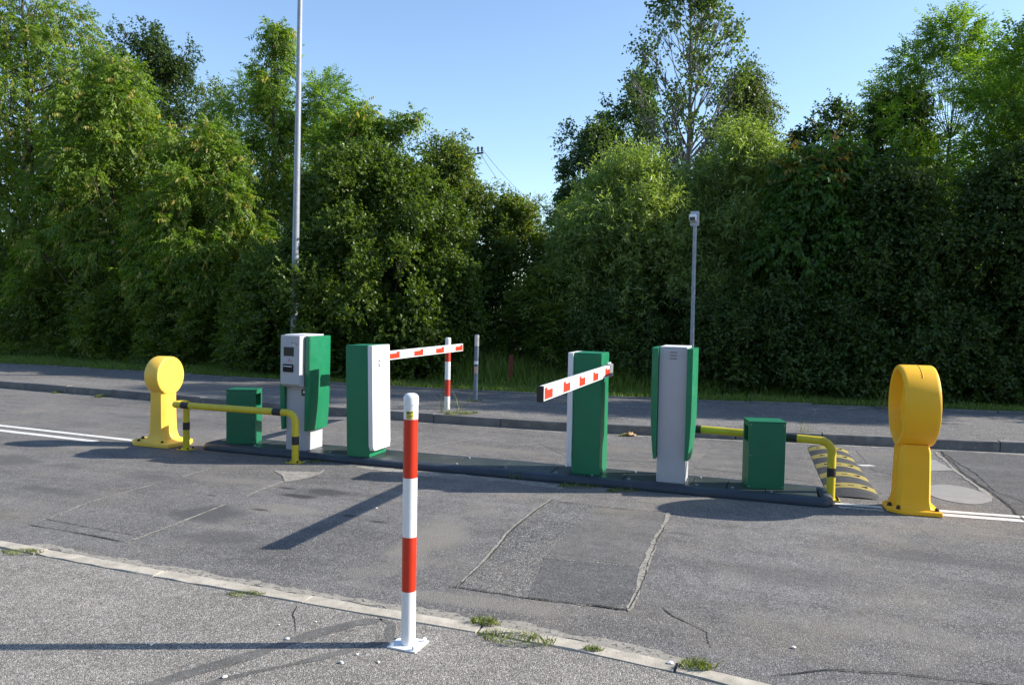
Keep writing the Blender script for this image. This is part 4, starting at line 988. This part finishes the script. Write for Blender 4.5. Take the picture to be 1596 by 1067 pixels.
# the same wood goes on beyond the right edge and throws its shade on the pavement
for (nm, lab, u, v, H, Rr, kd, sd, nl, op) in [
 ('hazel_bush','dark hazel bush beyond the right edge, first past the photo',9.3,9.9,4.8,1.7,'hazel',50,20000,dict(prof='dome',zb=.05)),
 ('ash_maple_tree','maple beyond the right edge leaning over the verge',9.9,8.5,7.2,1.5,'negundo',53,22000,dict(prof='ovoid',zb=1.2)),
 ('oak_tree','very tall dark oak beyond the right edge',13.8,12.0,13.5,2.3,'dark',54,30000,dict(prof='round',zb=3.)),
 ('acacia_tree','acacia tree beyond the right edge behind the hazels',11.6,11.6,8.0,1.9,'robinia',51,26000,dict(prof='vase',zb=1.)),
 ('dark_tree','dark tree beyond the right edge, last of the row',16.8,12.8,7.8,2.2,'dark',52,20000,dict(prof='round',zb=.5))]:
    tree(nm, lab, nm.split('_')[-1], u, v, H, Rr, kd, sd, nl, group=GT, **op)
SH = [(-16.1,8.6,1.9,1.3,'shrub','low leafy bush under the huge left-edge maple'),(-13.3,8.2,1.75,1.1,'shrub','low leafy bush above the small yellow guide post, to its left'),
      (-10.8,8.0,1.7,1.0,'shrub','low sunlit bush right behind the small yellow guide post'),(-8.7,7.7,1.55,.85,'shrub','low sunlit bush behind the guard rail, left of the lamp post foot'),
      (-6.5,7.0,1.45,.85,'maple','low dark bush behind the left ticket machine'),(-4.5,7.3,1.5,.85,'maple','low dark bush behind the far bollard'),
      (-2.2,9.0,2.2,1.1,'shrub','bush right of the rusty stake under the olive trees'),(-.7,8.3,1.75,.95,'hazel','low dark bush between the rusty stake and the grey machine back'),
      (1.35,7.9,1.6,.8,'hazel','low dark bush at the foot of the camera mast'),(2.45,8.0,1.6,.75,'hazel','low dark bush behind the right litter bin'),
      (3.6,8.0,1.5,.8,'hazel','low dark bush behind the right guard rail end'),(5.1,8.0,1.5,.9,'hazel','low dark bush at the right edge beside the tall yellow guide post')]
for i, (u, v, H, Rr, kd, lab) in enumerate(SH):
    tree('low_bush', lab, 'bush', u, v, H, Rr, kd, 70+i, 8000, zb=.02, prof='dome', K=14, lobe=.42, group=GS, twigs=3)

# wood going on behind: one uncountable mass
g = np.random.default_rng(9); n = 60000
X = g.uniform(-75, 30, n); Yv = 13+g.random(n)**1.1*22
mask = ~((X > -12) & (X < -2.5) & (Yv > 19)); X, Yv = X[mask], Yv[mask]; n = len(X)
top = 3.3+.9*np.sin(X*.8)+.7*np.sin(X*2.1+1)+.10*(Yv-13)*(np.abs(X+7) > 6)
z = .2+top*np.sqrt(g.random(n))
P = np.stack([X, Yv, z], 1)
tag(leaves_mesh('woodland', P, g.normal(size=(n,3)), g.normal(size=(n,3))*.6+np.array([0,0,.7]), g.uniform(.16,.34,n), g.uniform(.10,.20,n), g.random(n), M['l_dark'], None),
    'dense wood going on behind the front trees', 'wood', kind='stuff')

# unseen wood added behind the camera to dim sky light on camera-facing sides
n = 30000; X = g.uniform(-40, 45, n); Yv = -13-g.random(n)*7
P = np.stack([X, Yv, .1+(6.5+1.5*np.sin(X*.7)+np.sin(X*1.9))*g.random(n)**.8], 1)
tag(leaves_mesh('woodland', P, g.normal(size=(n,3)), g.normal(size=(n,3))*.6+np.array([0,0,.7]), g.uniform(.25,.45,n), g.uniform(.16,.28,n), g.random(n), M['l_dark'], None),
    'unseen leafy mass added behind the camera to dim the sky light', 'wood', kind='stuff')

# ------------------------------------------------------------------ light, sky, camera
EL, AZ = 31.0, 21.8            # sun elevation; azimuth counter-clockwise from +X
w = bpy.data.worlds.new('World'); S.world = w; w.use_nodes = True
nt = w.node_tree; bg = nt.nodes['Background']
sk = nt.nodes.new('ShaderNodeTexSky'); sk.sky_type = 'NISHITA'; sk.sun_disc = False
sk.sun_elevation = R(EL); sk.sun_rotation = R(90-AZ); sk.air_density = 1.0; sk.dust_density = .45; sk.ozone_density = 2.6; sk.altitude = 100
nt.links.new(sk.outputs[0], bg.inputs[0]); bg.inputs[1].default_value = .15
sl = bpy.data.lights.new('sun', 'SUN'); sl.energy = 5.0; sl.angle = R(.53); sl.color = (1., .935, .83)
so_ = bpy.data.objects.new('sun', sl); COL.objects.link(so_)
d = Vector((math.cos(R(EL))*math.cos(R(AZ)), math.cos(R(EL))*math.sin(R(AZ)), math.sin(R(EL))))
so_.rotation_euler = d.to_track_quat('Z', 'Y').to_euler(); so_.location = d*60

cam = bpy.data.cameras.new('camera'); cam.sensor_width = 36; cam.lens = 36*1219/1596; cam.clip_end = 3000; cam.clip_start = .05
co = bpy.data.objects.new('camera', cam); COL.objects.link(co)
m = Matrix.Rotation(R(18.804), 3, 'Z') @ Matrix.Rotation(R(90-2.6), 3, 'X') @ Matrix.Rotation(R(1.03), 3, 'Z')
co.matrix_world = Matrix.Translation((2.345, -6.8865, 1.6)) @ m.to_4x4()
S.camera = co
S.view_settings.view_transform = 'Standard'; S.view_settings.look = 'None'; S.view_settings.gamma = 1; S.view_settings.exposure = .78
S.cycles.max_bounces = 7; S.cycles.diffuse_bounces = 3; S.cycles.glossy_bounces = 3; S.cycles.transmission_bounces = 4; S.cycles.use_denoising = True
